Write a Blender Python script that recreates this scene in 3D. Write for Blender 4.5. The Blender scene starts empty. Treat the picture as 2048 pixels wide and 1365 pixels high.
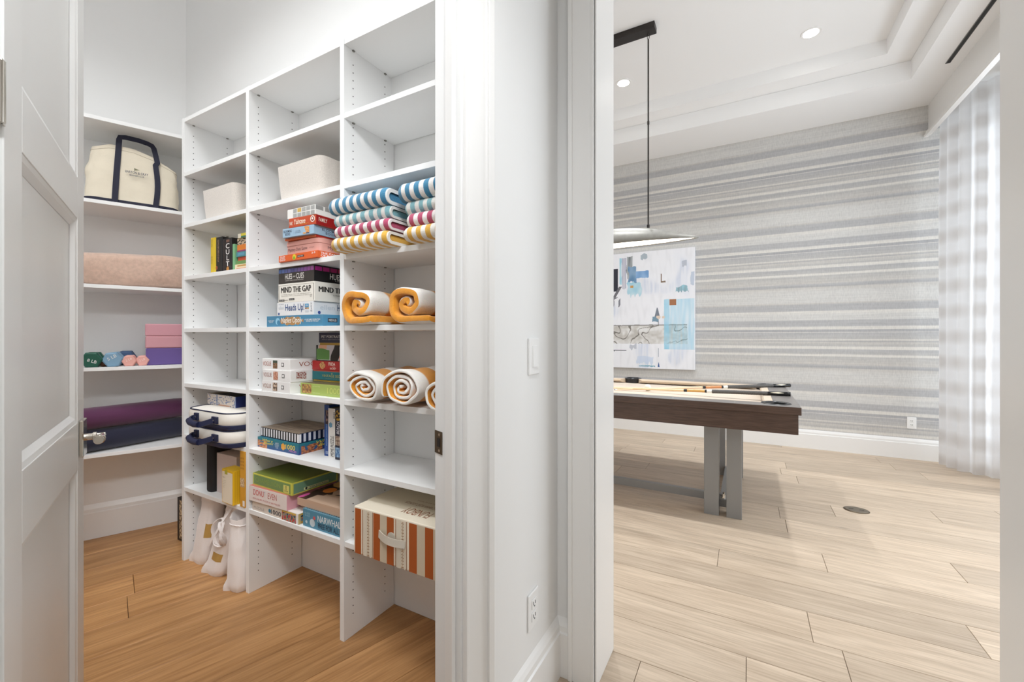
import bpy, bmesh, math, random
from mathutils import Vector, Matrix, noise
rnd = random.Random(7)
SC = bpy.context.scene
COL = SC.collection
PI = math.pi

def lin(c):
    out = []
    for x in c[:3]:
        x = x / 255.0
        out.append(x / 12.92 if x <= 0.04045 else ((x + 0.055) / 1.055) ** 2.4)
    return tuple(out) + (1.0,)

# ------------------------------------------------------------------ camera
YAW = math.radians(28.94)
cam_data = bpy.data.cameras.new('camera')
cam_data.sensor_width = 36.0
cam_data.lens = 850.0 / 2048.0 * 36.0
cam_data.shift_y = -8.5 / 2048.0
cam_data.clip_start = 0.02
cam = bpy.data.objects.new('camera', cam_data)
COL.objects.link(cam)
cam.location = (0, 0, 1.22)
cam.rotation_euler = (PI / 2, 0, YAW)
SC.camera = cam

# ------------------------------------------------------------------ world, lights, exposure
W = bpy.data.worlds.new('world')
SC.world = W
W.use_nodes = True
bg = W.node_tree.nodes['Background']
bg.inputs[0].default_value = (0.86, 0.93, 1.0, 1)
bg.inputs[1].default_value = 2.2
SC.view_settings.view_transform = 'Standard'
SC.view_settings.look = 'None'
SC.view_settings.gamma = 1.0
SC.view_settings.use_curve_mapping = False
SC.view_settings.exposure = 0.0

def area(name, loc, target, sx, sy, power, col=(1, 1, 1), shape='RECTANGLE', spread=PI):
    l = bpy.data.lights.new(name, 'AREA')
    l.shape = shape
    l.size = sx
    l.size_y = sy
    l.energy = power
    l.color = col
    l.spread = spread
    o = bpy.data.objects.new(name, l)
    COL.objects.link(o)
    o.location = loc
    d = Vector(target) - Vector(loc)
    o.rotation_euler = d.to_track_quat('-Z', 'Y').to_euler()
    return o

# daylight through the curtained window of the far room, hall fixtures behind the camera, an added fill aimed into the closet, closet downlights
area('window_daylight', (2.5, 4.1, 1.8), (0.0, 4.1, 1.5), 3.5, 3.3, 60, (0.87, 0.94, 1.0))
area('hall_ceiling_light', (0.35, -0.8, 2.68), (0.35, -0.8, 0), 1.1, 1.1, 13, (0.91, 0.955, 1.0))
area('hall_ceiling_light', (0.0, 0.35, 2.68), (0.0, 0.35, 0), 0.5, 0.5, 2.2, (0.91, 0.955, 1.0))
area('hall_fill_light', (0.05, 0.0, 2.69), (-2.1, 1.25, 0.95), 0.34, 0.34, 6.8, (0.94, 0.97, 1.0), spread=math.radians(66))  # added fill, no known fixture: brightens the closet shelves from the front
area('closet_ceiling_light', (-1.45, 0.42, 3.54), (-1.45, 0.42, 0), 0.7, 0.6, 6.5, (0.96, 0.98, 1.0), spread=math.radians(118))
area('closet_ceiling_light', (-2.1, 0.15, 3.54), (-2.1, 0.15, 0), 0.8, 0.8, 20.5, (0.96, 0.98, 1.0), spread=math.radians(140))
area('closet_downlight', (-1.28, 0.80, 3.54), (-1.28, 0.80, 0), 0.10, 0.10, 1.8, (0.97, 0.985, 1.0), 'DISK', spread=math.radians(140))
SC.cycles.diffuse_bounces = 6

# ------------------------------------------------------------------ materials
MATS = {}
def new_mat(name):
    m = bpy.data.materials.new(name)
    m.use_nodes = True
    nt = m.node_tree
    return m, nt, nt.nodes['Principled BSDF']

def N(nt, t, **kw):
    n = nt.nodes.new(t)
    for k, v in kw.items():
        setattr(n, k, v)
    return n

def mat(name, col, rough=0.5, metal=0.0, var=0.0, scale=30.0, bump=0.0, bscale=200.0, stretch=None, sheen=0.0, spec=0.5):
    key = (name, tuple(col), rough, metal)
    if key in MATS:
        return MATS[key]
    m, nt, p = new_mat(name)
    c = lin(col)
    p.inputs['Base Color'].default_value = c
    p.inputs['Roughness'].default_value = rough
    p.inputs['Metallic'].default_value = metal
    p.inputs['Specular IOR Level'].default_value = spec
    if sheen:
        p.inputs['Sheen Weight'].default_value = sheen
    if var or bump:
        tc = N(nt, 'ShaderNodeTexCoord')
        mp = N(nt, 'ShaderNodeMapping')
        if stretch:
            mp.inputs['Scale'].default_value = stretch
        nt.links.new(tc.outputs['Object'], mp.inputs[0])
    if var:
        nz = N(nt, 'ShaderNodeTexNoise')
        nz.inputs['Scale'].default_value = scale
        nz.inputs['Detail'].default_value = 5
        nt.links.new(mp.outputs[0], nz.inputs['Vector'])
        rp = N(nt, 'ShaderNodeValToRGB')
        rp.color_ramp.elements[0].position = 0.3
        rp.color_ramp.elements[1].position = 0.7
        rp.color_ramp.elements[0].color = tuple(x * (1 - var) for x in c[:3]) + (1,)
        rp.color_ramp.elements[1].color = tuple(min(1, x * (1 + var)) for x in c[:3]) + (1,)
        nt.links.new(nz.outputs['Fac'], rp.inputs[0])
        nt.links.new(rp.outputs[0], p.inputs['Base Color'])
    if bump:
        nb = N(nt, 'ShaderNodeTexNoise')
        nb.inputs['Scale'].default_value = bscale
        nb.inputs['Detail'].default_value = 4
        nt.links.new(mp.outputs[0], nb.inputs['Vector'])
        b = N(nt, 'ShaderNodeBump')
        b.inputs['Strength'].default_value = bump
        b.inputs['Distance'].default_value = 0.004
        nt.links.new(nb.outputs['Fac'], b.inputs['Height'])
        nt.links.new(b.outputs[0], p.inputs['Normal'])
    MATS[key] = m
    return m

def stripe_mat(name, c1, c2, period, duty=0.5, axis=0, off=0.0, rough=0.9, bump=0.5, wob=0.0):
    m, nt, p = new_mat(name)
    p.inputs['Roughness'].default_value = rough
    p.inputs['Sheen Weight'].default_value = 0.3
    tc = N(nt, 'ShaderNodeTexCoord')
    sp = N(nt, 'ShaderNodeSeparateXYZ')
    nt.links.new(tc.outputs['Object'], sp.inputs[0])
    a = N(nt, 'ShaderNodeMath', operation='ADD')
    nt.links.new(sp.outputs[axis], a.inputs[0])
    a.inputs[1].default_value = off + 100 * period
    d = N(nt, 'ShaderNodeMath', operation='DIVIDE')
    nt.links.new(a.outputs[0], d.inputs[0])
    d.inputs[1].default_value = period
    f = N(nt, 'ShaderNodeMath', operation='FRACT')
    nt.links.new(d.outputs[0], f.inputs[0])
    r = N(nt, 'ShaderNodeValToRGB')
    e = r.color_ramp.elements
    s = 0.03
    e[0].position = 0.0
    e[0].color = lin(c1)
    e[1].position = duty - s
    e[1].color = lin(c1)
    x = e.new(duty + s); x.color = lin(c2)
    x = e.new(1.0 - s); x.color = lin(c2)
    x = e.new(1.0); x.color = lin(c1)
    nt.links.new(f.outputs[0], r.inputs[0])
    nz = N(nt, 'ShaderNodeTexNoise')
    nz.inputs['Scale'].default_value = 260
    nt.links.new(tc.outputs['Object'], nz.inputs['Vector'])
    mx = N(nt, 'ShaderNodeMix', data_type='RGBA', blend_type='MULTIPLY')
    mx.inputs[0].default_value = 0.18
    nt.links.new(r.outputs[0], mx.inputs[6])
    nt.links.new(nz.outputs['Color'], mx.inputs[7])
    nt.links.new(mx.outputs[2], p.inputs['Base Color'])
    b = N(nt, 'ShaderNodeBump')
    b.inputs['Strength'].default_value = bump
    b.inputs['Distance'].default_value = 0.003
    nt.links.new(nz.outputs['Fac'], b.inputs['Height'])
    nt.links.new(b.outputs[0], p.inputs['Normal'])
    return m

def wood_floor(name, light, dark, knot, rough=0.42):
    m, nt, p = new_mat(name)
    tc = N(nt, 'ShaderNodeTexCoord')
    oi = N(nt, 'ShaderNodeObjectInfo')
    cb = N(nt, 'ShaderNodeCombineXYZ')
    ml = N(nt, 'ShaderNodeMath', operation='MULTIPLY')
    ml.inputs[1].default_value = 137.0
    nt.links.new(oi.outputs['Random'], ml.inputs[0])
    for i in range(3):
        nt.links.new(ml.outputs[0], cb.inputs[i])
    ad = N(nt, 'ShaderNodeVectorMath', operation='ADD')
    nt.links.new(tc.outputs['Object'], ad.inputs[0])
    nt.links.new(cb.outputs[0], ad.inputs[1])
    mp = N(nt, 'ShaderNodeMapping')
    mp.inputs['Scale'].default_value = (1.1, 13, 1)
    nt.links.new(ad.outputs[0], mp.inputs[0])
    n1 = N(nt, 'ShaderNodeTexNoise')
    n1.inputs['Scale'].default_value = 1.6
    n1.inputs['Detail'].default_value = 7
    n1.inputs['Roughness'].default_value = 0.62
    n1.inputs['Distortion'].default_value = 0.9
    nt.links.new(mp.outputs[0], n1.inputs['Vector'])
    mp2 = N(nt, 'ShaderNodeMapping')
    mp2.inputs['Scale'].default_value = (5, 120, 1)
    nt.links.new(ad.outputs[0], mp2.inputs[0])
    n2 = N(nt, 'ShaderNodeTexNoise')
    n2.inputs['Scale'].default_value = 1.0
    n2.inputs['Detail'].default_value = 3
    nt.links.new(mp2.outputs[0], n2.inputs['Vector'])
    r1 = N(nt, 'ShaderNodeValToRGB')
    e = r1.color_ramp.elements
    e[0].position = 0.30
    e[0].color = lin(dark)
    e[1].position = 0.66
    e[1].color = lin(light)
    nt.links.new(n1.outputs['Fac'], r1.inputs[0])
    r2 = N(nt, 'ShaderNodeValToRGB')
    e = r2.color_ramp.elements
    e[0].position = 0.32
    e[0].color = (0.78, 0.76, 0.74, 1)
    e[1].position = 0.6
    e[1].color = (1, 1, 1, 1)
    nt.links.new(n2.outputs['Fac'], r2.inputs[0])
    mx = N(nt, 'ShaderNodeMix', data_type='RGBA', blend_type='MULTIPLY')
    mx.inputs[0].default_value = 0.85
    nt.links.new(r1.outputs[0], mx.inputs[6])
    nt.links.new(r2.outputs[0], mx.inputs[7])
    # knots
    mp3 = N(nt, 'ShaderNodeMapping')
    mp3.inputs['Scale'].default_value = (0.75, 2.6, 1)
    nt.links.new(ad.outputs[0], mp3.inputs[0])
    vo = N(nt, 'ShaderNodeTexVoronoi')
    vo.inputs['Scale'].default_value = 1.3
    nt.links.new(mp3.outputs[0], vo.inputs['Vector'])
    r3 = N(nt, 'ShaderNodeValToRGB')
    e = r3.color_ramp.elements
    e[0].position = 0.03
    e[0].color = (1, 1, 1, 1)
    e[1].position = 0.07
    e[1].color = (0, 0, 0, 1)
    nt.links.new(vo.outputs['Distance'], r3.inputs[0])
    mk = N(nt, 'ShaderNodeMix', data_type='RGBA')
    nt.links.new(r3.outputs[0], mk.inputs[0])
    nt.links.new(mx.outputs[2], mk.inputs[6])
    mk.inputs[7].default_value = lin(knot)
    # plank to plank tone
    hs = N(nt, 'ShaderNodeHueSaturation')
    mr = N(nt, 'ShaderNodeMapRange')
    mr.inputs[3].default_value = 0.84
    mr.inputs[4].default_value = 1.14
    nt.links.new(oi.outputs['Random'], mr.inputs[0])
    nt.links.new(mr.outputs[0], hs.inputs['Value'])
    nt.links.new(mk.outputs[2], hs.inputs['Color'])
    nt.links.new(hs.outputs[0], p.inputs['Base Color'])
    p.inputs['Roughness'].default_value = rough
    p.inputs['Specular IOR Level'].default_value = 0.35
    b = N(nt, 'ShaderNodeBump')
    b.inputs['Strength'].default_value = 0.12
    b.inputs['Distance'].default_value = 0.002
    nt.links.new(n2.outputs['Fac'], b.inputs['Height'])
    nt.links.new(b.outputs[0], p.inputs['Normal'])
    return m

def wallpaper():
    m, nt, p = new_mat('striped_linen_wallpaper')
    g = N(nt, 'ShaderNodeNewGeometry')
    sp = N(nt, 'ShaderNodeSeparateXYZ')
    nt.links.new(g.outputs['Position'], sp.inputs[0])
    # tiny waviness of the printed threads
    s = N(nt, 'ShaderNodeMath', operation='SUBTRACT')
    s.inputs[0].default_value = 1.312 + 8.77
    nt.links.new(sp.outputs[2], s.inputs[1])
    d = N(nt, 'ShaderNodeMath', operation='DIVIDE')
    nt.links.new(s.outputs[0], d.inputs[0])
    d.inputs[1].default_value = 0.877
    f = N(nt, 'ShaderNodeMath', operation='FRACT')
    nt.links.new(d.outputs[0], f.inputs[0])
    cream = (230, 227, 221); lg = (219, 218, 215); g1 = (198, 197, 195); g2 = (191, 191, 192); g3 = (183, 183, 185); be = (211, 208, 203)
    st = [(0.0, cream), (0.012, cream), (0.018, g3), (0.045, g3), (0.05, cream), (0.056, g2), (0.13, g1), (0.138, cream), (0.15, be), (0.162, g3), (0.172, be),
          (0.215, g1), (0.228, cream), (0.252, cream), (0.262, g2), (0.315, g1), (0.322, cream), (0.342, cream), (0.352, g1), (0.44, be), (0.455, g2), (0.48, g3), (0.495, be),
          (0.55, lg), (0.675, lg), (0.69, be), (0.71, g2), (0.78, g2), (0.79, cream), (0.80, g3), (0.825, g2), (0.835, lg)]
    r = N(nt, 'ShaderNodeValToRGB')
    e = r.color_ramp.elements
    e[0].position = st[0][0]; e[0].color = lin(st[0][1])
    e[1].position = 1.0; e[1].color = lin(cream)
    for q, c in st[1:29]:
        x = e.new(q); x.color = lin(c)
    x = e.new(0.84); x.color = lin(lg)
    x = e.new(0.893); x.color = lin(lg)
    nt.links.new(f.outputs[0], r.inputs[0])
    # second ramp for the last grey band of the repeat
    r2 = N(nt, 'ShaderNodeValToRGB')
    e = r2.color_ramp.elements
    e[0].position = 0.895; e[0].color = (0, 0, 0, 1)
    e[1].position = 0.982; e[1].color = (0, 0, 0, 1)
    x = e.new(0.905); x.color = (1, 1, 1, 1)
    x = e.new(0.972); x.color = (1, 1, 1, 1)
    nt.links.new(f.outputs[0], r2.inputs[0])
    mxa = N(nt, 'ShaderNodeMix', data_type='RGBA')
    nt.links.new(r2.outputs[0], mxa.inputs[0])
    nt.links.new(r.outputs[0], mxa.inputs[6])
    mxa.inputs[7].default_value = lin(g2)
    mp = N(nt, 'ShaderNodeMapping')
    mp.inputs['Scale'].default_value = (3.0, 1, 130)
    nt.links.new(g.outputs['Position'], mp.inputs[0])
    n1 = N(nt, 'ShaderNodeTexNoise')
    n1.inputs['Scale'].default_value = 1.0
    n1.inputs['Detail'].default_value = 4
    nt.links.new(mp.outputs[0], n1.inputs['Vector'])
    mp2 = N(nt, 'ShaderNodeMapping')
    mp2.inputs['Scale'].default_value = (160, 1, 30)
    nt.links.new(g.outputs['Position'], mp2.inputs[0])
    n2 = N(nt, 'ShaderNodeTexNoise')
    n2.inputs['Scale'].default_value = 1.0
    nt.links.new(mp2.outputs[0], n2.inputs['Vector'])
    av = N(nt, 'ShaderNodeMath', operation='ADD')
    nt.links.new(n1.outputs['Fac'], av.inputs[0])
    nt.links.new(n2.outputs['Fac'], av.inputs[1])
    rr = N(nt, 'ShaderNodeValToRGB')
    rr.color_ramp.elements[0].position = 0.35; rr.color_ramp.elements[0].color = (0.72, 0.72, 0.73, 1)
    rr.color_ramp.elements[1].position = 0.62; rr.color_ramp.elements[1].color = (1, 1, 1, 1)
    hv = N(nt, 'ShaderNodeMath', operation='MULTIPLY')
    hv.inputs[1].default_value = 0.5
    nt.links.new(av.outputs[0], hv.inputs[0])
    nt.links.new(hv.outputs[0], rr.inputs[0])
    mx = N(nt, 'ShaderNodeMix', data_type='RGBA', blend_type='MULTIPLY')
    mx.inputs[0].default_value = 0.62
    nt.links.new(mxa.outputs[2], mx.inputs[6])
    nt.links.new(rr.outputs[0], mx.inputs[7])
    nt.links.new(mx.outputs[2], p.inputs['Base Color'])
    p.inputs['Roughness'].default_value = 0.85
    p.inputs['Specular IOR Level'].default_value = 0.2
    return m

def print_mat():
    m, nt, p = new_mat('printed_card')
    a = N(nt, 'ShaderNodeVertexColor')
    a.layer_name = 'ink'
    nt.links.new(a.outputs[0], p.inputs['Base Color'])
    p.inputs['Roughness'].default_value = 0.55
    return m

def curtain_mat():
    m, nt, p = new_mat('sheer_plaid_curtain')
    for n in list(nt.nodes):
        if n.type == 'BSDF_PRINCIPLED':
            nt.nodes.remove(n)
    out = [n for n in nt.nodes if n.type == 'OUTPUT_MATERIAL'][0]
    uv = N(nt, 'ShaderNodeUVMap')
    sp = N(nt, 'ShaderNodeSeparateXYZ')
    nt.links.new(uv.outputs[0], sp.inputs[0])
    def band(idx, period, off):
        a = N(nt, 'ShaderNodeMath', operation='MULTIPLY_ADD')
        nt.links.new(sp.outputs[idx], a.inputs[0])
        a.inputs[1].default_value = 2 * PI / period
        a.inputs[2].default_value = off
        s = N(nt, 'ShaderNodeMath', operation='SINE')
        nt.links.new(a.outputs[0], s.inputs[0])
        h = N(nt, 'ShaderNodeMath', operation='MULTIPLY_ADD')
        nt.links.new(s.outputs[0], h.inputs[0])
        h.inputs[1].default_value = 0.5
        h.inputs[2].default_value = 0.5
        return h
    b1 = band(1, 0.235, 0.4)
    b2 = band(0, 0.34, 1.0)
    su = N(nt, 'ShaderNodeMath', operation='MULTIPLY')
    nt.links.new(b1.outputs[0], su.inputs[0])
    sc = N(nt, 'ShaderNodeMath', operation='MULTIPLY_ADD')
    nt.links.new(b2.outputs[0], sc.inputs[0])
    sc.inputs[1].default_value = 0.6
    sc.inputs[2].default_value = 0.4
    nt.links.new(sc.outputs[0], su.inputs[1])
    r = N(nt, 'ShaderNodeValToRGB')
    r.color_ramp.elements[0].position = 0.15; r.color_ramp.elements[0].color = lin((250, 250, 251))
    r.color_ramp.elements[1].position = 0.85; r.color_ramp.elements[1].color = lin((230, 227, 225))
    nt.links.new(su.outputs[0], r.inputs[0])
    df = N(nt, 'ShaderNodeBsdfDiffuse')
    tr = N(nt, 'ShaderNodeBsdfTranslucent')
    nt.links.new(r.outputs[0], df.inputs[0])
    nt.links.new(r.outputs[0], tr.inputs[0])
    m1 = N(nt, 'ShaderNodeMixShader')
    m1.inputs[0].default_value = 0.6
    nt.links.new(df.outputs[0], m1.inputs[1])
    nt.links.new(tr.outputs[0], m1.inputs[2])
    nt.links.new(m1.outputs[0], out.inputs[0])
    return m

def emit_mat(name, col, strength):
    m, nt, p = new_mat(name)
    p.inputs['Emission Color'].default_value = lin(col)
    p.inputs['Emission Strength'].default_value = strength
    return m

def glass_mat():
    if 'window_glass' in bpy.data.materials: return bpy.data.materials['window_glass']
    m, nt, p = new_mat('window_glass')
    out = [n for n in nt.nodes if n.type == 'OUTPUT_MATERIAL'][0]
    nt.nodes.remove(p)
    t = N(nt, 'ShaderNodeBsdfTransparent'); g = N(nt, 'ShaderNodeBsdfGlossy'); mx = N(nt, 'ShaderNodeMixShader')
    g.inputs['Roughness'].default_value = 0.02
    mx.inputs[0].default_value = 0.06
    nt.links.new(t.outputs[0], mx.inputs[1]); nt.links.new(g.outputs[0], mx.inputs[2]); nt.links.new(mx.outputs[0], out.inputs[0])
    return m

PAINT = mat('wall_paint', (239, 239, 238), 0.6, bump=0.03, bscale=300)
TRIM = mat('trim_paint', (242, 241, 239), 0.32)
DOORP = mat('door_paint', (240, 240, 238), 0.34)
CEIL = mat('ceiling_paint', (247, 247, 247), 0.8)
MELA = mat('white_melamine', (239, 239, 238), 0.4)
FLOOR_C = wood_floor('closet_oak', (203, 154, 103), (166, 119, 73), (108, 88, 70))
FLOOR_P = wood_floor('room_oak', (213, 194, 172), (187, 167, 145), (118, 108, 98))
SUB = mat('subfloor', (90, 70, 52), 0.9)
PAPER = wallpaper()
CHROME = mat('polished_nickel', (214, 208, 198), 0.12, 1.0)
STEEL = mat('brushed_steel', (150, 148, 144), 0.38, 1.0, var=0.05, scale=40, stretch=(40, 40, 1))
BRONZE = mat('aged_bronze', (112, 100, 84), 0.4, 1.0)
BLACK = mat('matte_black', (22, 22, 23), 0.5)
DARK = mat('dark_hole', (40, 38, 36), 0.8)
PINM = mat('pin_nickel', (150, 147, 140), 0.35, 1.0)
PRINT = print_mat()

# ------------------------------------------------------------------ mesh helpers
class MB:
    def __init__(s):
        s.v = []; s.f = []; s.m = []; s.uv = None
    def quad(s, a, b, c, d, mi=0):
        i = len(s.v)
        s.v += [tuple(a), tuple(b), tuple(c), tuple(d)]
        s.f.append((i, i + 1, i + 2, i + 3)); s.m.append(mi)
    def box(s, x0, x1, y0, y1, z0, z1, mi=0, mtop=None, mright=None):
        i = len(s.v)
        s.v += [(x0, y0, z0), (x1, y0, z0), (x1, y1, z0), (x0, y1, z0), (x0, y0, z1), (x1, y0, z1), (x1, y1, z1), (x0, y1, z1)]
        fs = [(0, 3, 2, 1), (4, 5, 6, 7), (0, 1, 5, 4), (1, 2, 6, 5), (2, 3, 7, 6), (3, 0, 4, 7)]
        ms = [mi, mi if mtop is None else mtop, mi, mi if mright is None else mright, mi, mi]
        for f, k in zip(fs, ms):
            s.f.append(tuple(i + q for q in f)); s.m.append(k)
        return s
    def prism(s, poly, z0, z1, mi=0):
        if sum(poly[k][0] * poly[(k + 1) % len(poly)][1] - poly[(k + 1) % len(poly)][0] * poly[k][1] for k in range(len(poly))) < 0:
            poly = poly[::-1]
        i = len(s.v); n = len(poly)
        s.v += [(p[0], p[1], z0) for p in poly] + [(p[0], p[1], z1) for p in poly]
        s.f.append(tuple(i + k for k in reversed(range(n)))); s.m.append(mi)
        s.f.append(tuple(i + n + k for k in range(n))); s.m.append(mi)
        for k in range(n):
            q = (k + 1) % n
            s.f.append((i + k, i + q, i + n + q, i + n + k)); s.m.append(mi)
        return s
    def rings(s, rings, mi=0, cap0=True, cap1=True, closed=True):
        i = len(s.v); n = len(rings[0])
        for r in rings:
            s.v += [tuple(p) for p in r]
        for a in range(len(rings) - 1):
            for k in range(n if closed else n - 1):
                q = (k + 1) % n
                s.f.append((i + a * n + k, i + a * n + q, i + (a + 1) * n + q, i + (a + 1) * n + k)); s.m.append(mi)
        if cap0:
            s.f.append(tuple(i + k for k in reversed(range(n)))); s.m.append(mi)
        if cap1:
            b = i + (len(rings) - 1) * n
            s.f.append(tuple(b + k for k in range(n))); s.m.append(mi)
        return s
    def tube(s, pts, r, n=10, mi=0, sx=1.0):
        pts = [Vector(p) for p in pts]
        rs = r if isinstance(r, (list, tuple)) else [r] * len(pts)
        rg = []
        up = Vector((0, 0, 1))
        for k, p in enumerate(pts):
            t = (pts[min(k + 1, len(pts) - 1)] - pts[max(k - 1, 0)]).normalized()
            a = t.cross(up)
            if a.length < 0.05:
                a = t.cross(Vector((0, 1, 0)))
            a.normalize()
            b = a.cross(t).normalized()
            rg.append([p + (a * math.cos(2 * PI * j / n) * sx + b * math.sin(2 * PI * j / n)) * rs[k] for j in range(n)])
        return s.rings(rg, mi)
    def ribbon(s, pts, wdir, w, t, mi=0):
        """flat strap along pts: width w along wdir, thickness t"""
        pts = [Vector(p) for p in pts]; wd = Vector(wdir).normalized()
        rg = []
        for k, p in enumerate(pts):
            tg = (pts[min(k + 1, len(pts) - 1)] - pts[max(k - 1, 0)]).normalized()
            nn = tg.cross(wd).normalized()
            a = wd * w / 2; b = nn * t / 2
            rg.append([p - a - b, p + a - b, p + a + b, p - a + b])
        return s.rings(rg, mi)
    def lathe(s, prof, n=24, mi=0, o=(0, 0, 0), ax='z'):
        rg = []
        for r, z in prof:
            ring = []
            for j in range(n):
                c, d = math.cos(2 * PI * j / n) * r, math.sin(2 * PI * j / n) * r
                if ax == 'z': ring.append((o[0] + c, o[1] + d, o[2] + z))
                elif ax == 'y': ring.append((o[0] + c, o[1] + z, o[2] + d))
                else: ring.append((o[0] + z, o[1] + c, o[2] + d))
            rg.append(ring)
        return s.rings(rg, mi)
    def build(s, name, mats, parent=None, loc=None, rotz=0.0, smooth=False, bevel=0.0, seg=2, sub=0, fix=True, rot=None):
        me = bpy.data.meshes.new(name)
        me.from_pydata(s.v, [], s.f)
        mats = mats if isinstance(mats, (list, tuple)) else [mats]
        for m in mats:
            me.materials.append(m)
        me.polygons.foreach_set('material_index', s.m)
        if fix:
            b = bmesh.new(); b.from_mesh(me)
            bmesh.ops.recalc_face_normals(b, faces=b.faces)
            b.to_mesh(me); b.free()
        o = bpy.data.objects.new(name, me)
        COL.objects.link(o)
        if parent: o.parent = parent
        if loc is not None: o.location = loc
        if rot is not None: o.rotation_euler = rot
        else: o.rotation_euler = (0, 0, rotz)
        if bevel:
            md = o.modifiers.new('bevel', 'BEVEL')
            md.width = bevel; md.segments = seg; md.limit_method = 'ANGLE'; md.angle_limit = math.radians(40)
        if sub:
            md = o.modifiers.new('subdivision', 'SUBSURF')
            md.levels = sub; md.render_levels = sub
        if smooth or bevel or sub:
            me.polygons.foreach_set('use_smooth', [True] * len(me.polygons))
            me.set_sharp_from_angle(angle=math.radians(38))
            if bevel:
                me.polygons.foreach_set('use_smooth', [smooth] * len(me.polygons))
        me.update()
        return o

def tag(o, label=None, cat=None, group=None, kind=None):
    if label: o['label'] = label
    if cat: o['category'] = cat
    if group: o['group'] = group
    if kind: o['kind'] = kind
    return o

def thing(name, label, cat, loc=(0, 0, 0), rotz=0.0, group=None):
    o = bpy.data.objects.new(name, None)
    COL.objects.link(o)
    o.location = loc; o.rotation_euler = (0, 0, rotz)
    o.empty_display_size = 0.05
    return tag(o, label, cat, group)

def struct(name, mb, m, label=None, **k):
    o = mb.build(name, m, **k)
    return tag(o, label, None, None, 'structure')

def copy_tree(o, parent=None):
    c = o.copy(); COL.objects.link(c)
    if parent: c.parent = parent
    for ch in [x for x in bpy.data.objects if x.parent == o]:
        copy_tree(ch, c)
    return c

# ------------------------------------------------------------------ printed surfaces
TXT = {}
def text_mesh(s, shear, bold, space):
    k = (s, shear, bold, space)
    if k in TXT: return TXT[k]
    cu = bpy.data.curves.new('lettering', 'FONT')
    cu.body = s; cu.shear = shear; cu.offset = min(bold, .008); cu.space_character = space
    cu.resolution_u = 3; cu.align_x = 'CENTER'; cu.space_line = 0.85
    o = bpy.data.objects.new('lettering', cu)
    me = bpy.data.meshes.new_from_object(o)
    bpy.data.objects.remove(o); bpy.data.curves.remove(cu)
    xs = [v.co.x for v in me.vertices]; ys = [v.co.y for v in me.vertices]
    TXT[k] = (me, min(xs), max(xs), min(ys), max(ys))
    return TXT[k]

DIM = {}
def frame_of(o, which):
    w, d, h = DIM[o.name]
    if which == 'front': return Vector((-w, 0, 0)), Vector((w, 0, 0)), Vector((0, 0, h)), Vector((0, -1, 0))
    if which == 'right': return Vector((0, 0, 0)), Vector((0, d, 0)), Vector((0, 0, h)), Vector((1, 0, 0))
    if which == 'top': return Vector((-w, 0, h)), Vector((w, 0, 0)), Vector((0, d, 0)), Vector((0, 0, 1))
    if which == 'flip': return Vector((0, d, h)), Vector((-w, 0, 0)), Vector((0, -d, 0)), Vector((0, 0, 1))   # top, read from the back
    if which == 'spine': return Vector((0, 0, 0)), Vector((0, 0, h)), Vector((-w, 0, 0)), Vector((0, -1, 0))    # front, text running up

def text_on(o, which, s, u0, v0, u1, v1, col, shear=0.0, bold=0.0, space=1.0, name='lettering', lift=0.0009, fr=None):
    O, U, V, Nn = fr or frame_of(o, which)
    me0, x0, x1, y0, y1 = text_mesh(s, shear, bold, space)
    me = me0.copy()
    for v in me.vertices:
        a = u0 + (u1 - u0) * (v.co.x - x0) / (x1 - x0)
        b = v0 + (v1 - v0) * (v.co.y - y0) / max(1e-6, (y1 - y0))
        v.co = O + U * a + V * b + Nn * lift
    me.materials.clear(); me.materials.append(mat('ink_' + '_'.join(map(str, col)), col, 0.5))
    t = bpy.data.objects.new(name, me); COL.objects.link(t)
    t.parent = o
    return t

def patch(o, which, u0, v0, u1, v1, m, name='printed_panel', lift=0.0005, fr=None):
    O, U, V, Nn = fr or frame_of(o, which)
    b = MB()
    if isinstance(m, tuple): m = mat('ink_' + '_'.join(map(str, m)), m, 0.5)
    L = Nn * lift
    b.quad(O + U * u0 + V * v0 + L, O + U * u1 + V * v0 + L, O + U * u1 + V * v1 + L, O + U * u0 + V * v1 + L)
    return b.build(name, m, o, fix=False)

def picture(o, which, u0, v0, u1, v1, nx, ny, fn, name='picture', lift=0.0006, fr=None):
    """flat print: a fine grid, one ink colour per cell; fn(u, v) -> 0-255 colour"""
    if nx < 100: nx, ny = int(nx * 2.6), int(ny * 2.6)
    O, U, V, Nn = fr or frame_of(o, which)
    vs = []; fs = []; cs = []
    for j in range(ny + 1):
        for i in range(nx + 1):
            vs.append(O + U * (u0 + (u1 - u0) * i / nx) + V * (v0 + (v1 - v0) * j / ny) + Nn * lift)
    for j in range(ny):
        for i in range(nx):
            a = j * (nx + 1) + i
            fs.append((a, a + 1, a + nx + 2, a + nx + 1))
            cs.append(lin(fn((i + .5) / nx, (j + .5) / ny)))
    me = bpy.data.meshes.new(name); me.from_pydata(vs, [], fs)
    at = me.color_attributes.new('ink', 'FLOAT_COLOR', 'CORNER')
    flat = []
    for c in cs: flat += list(c) * 4
    at.data.foreach_set('color', flat)
    me.materials.append(PRINT)
    p = bpy.data.objects.new(name, me); COL.objects.link(p); p.parent = o
    return p

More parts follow.
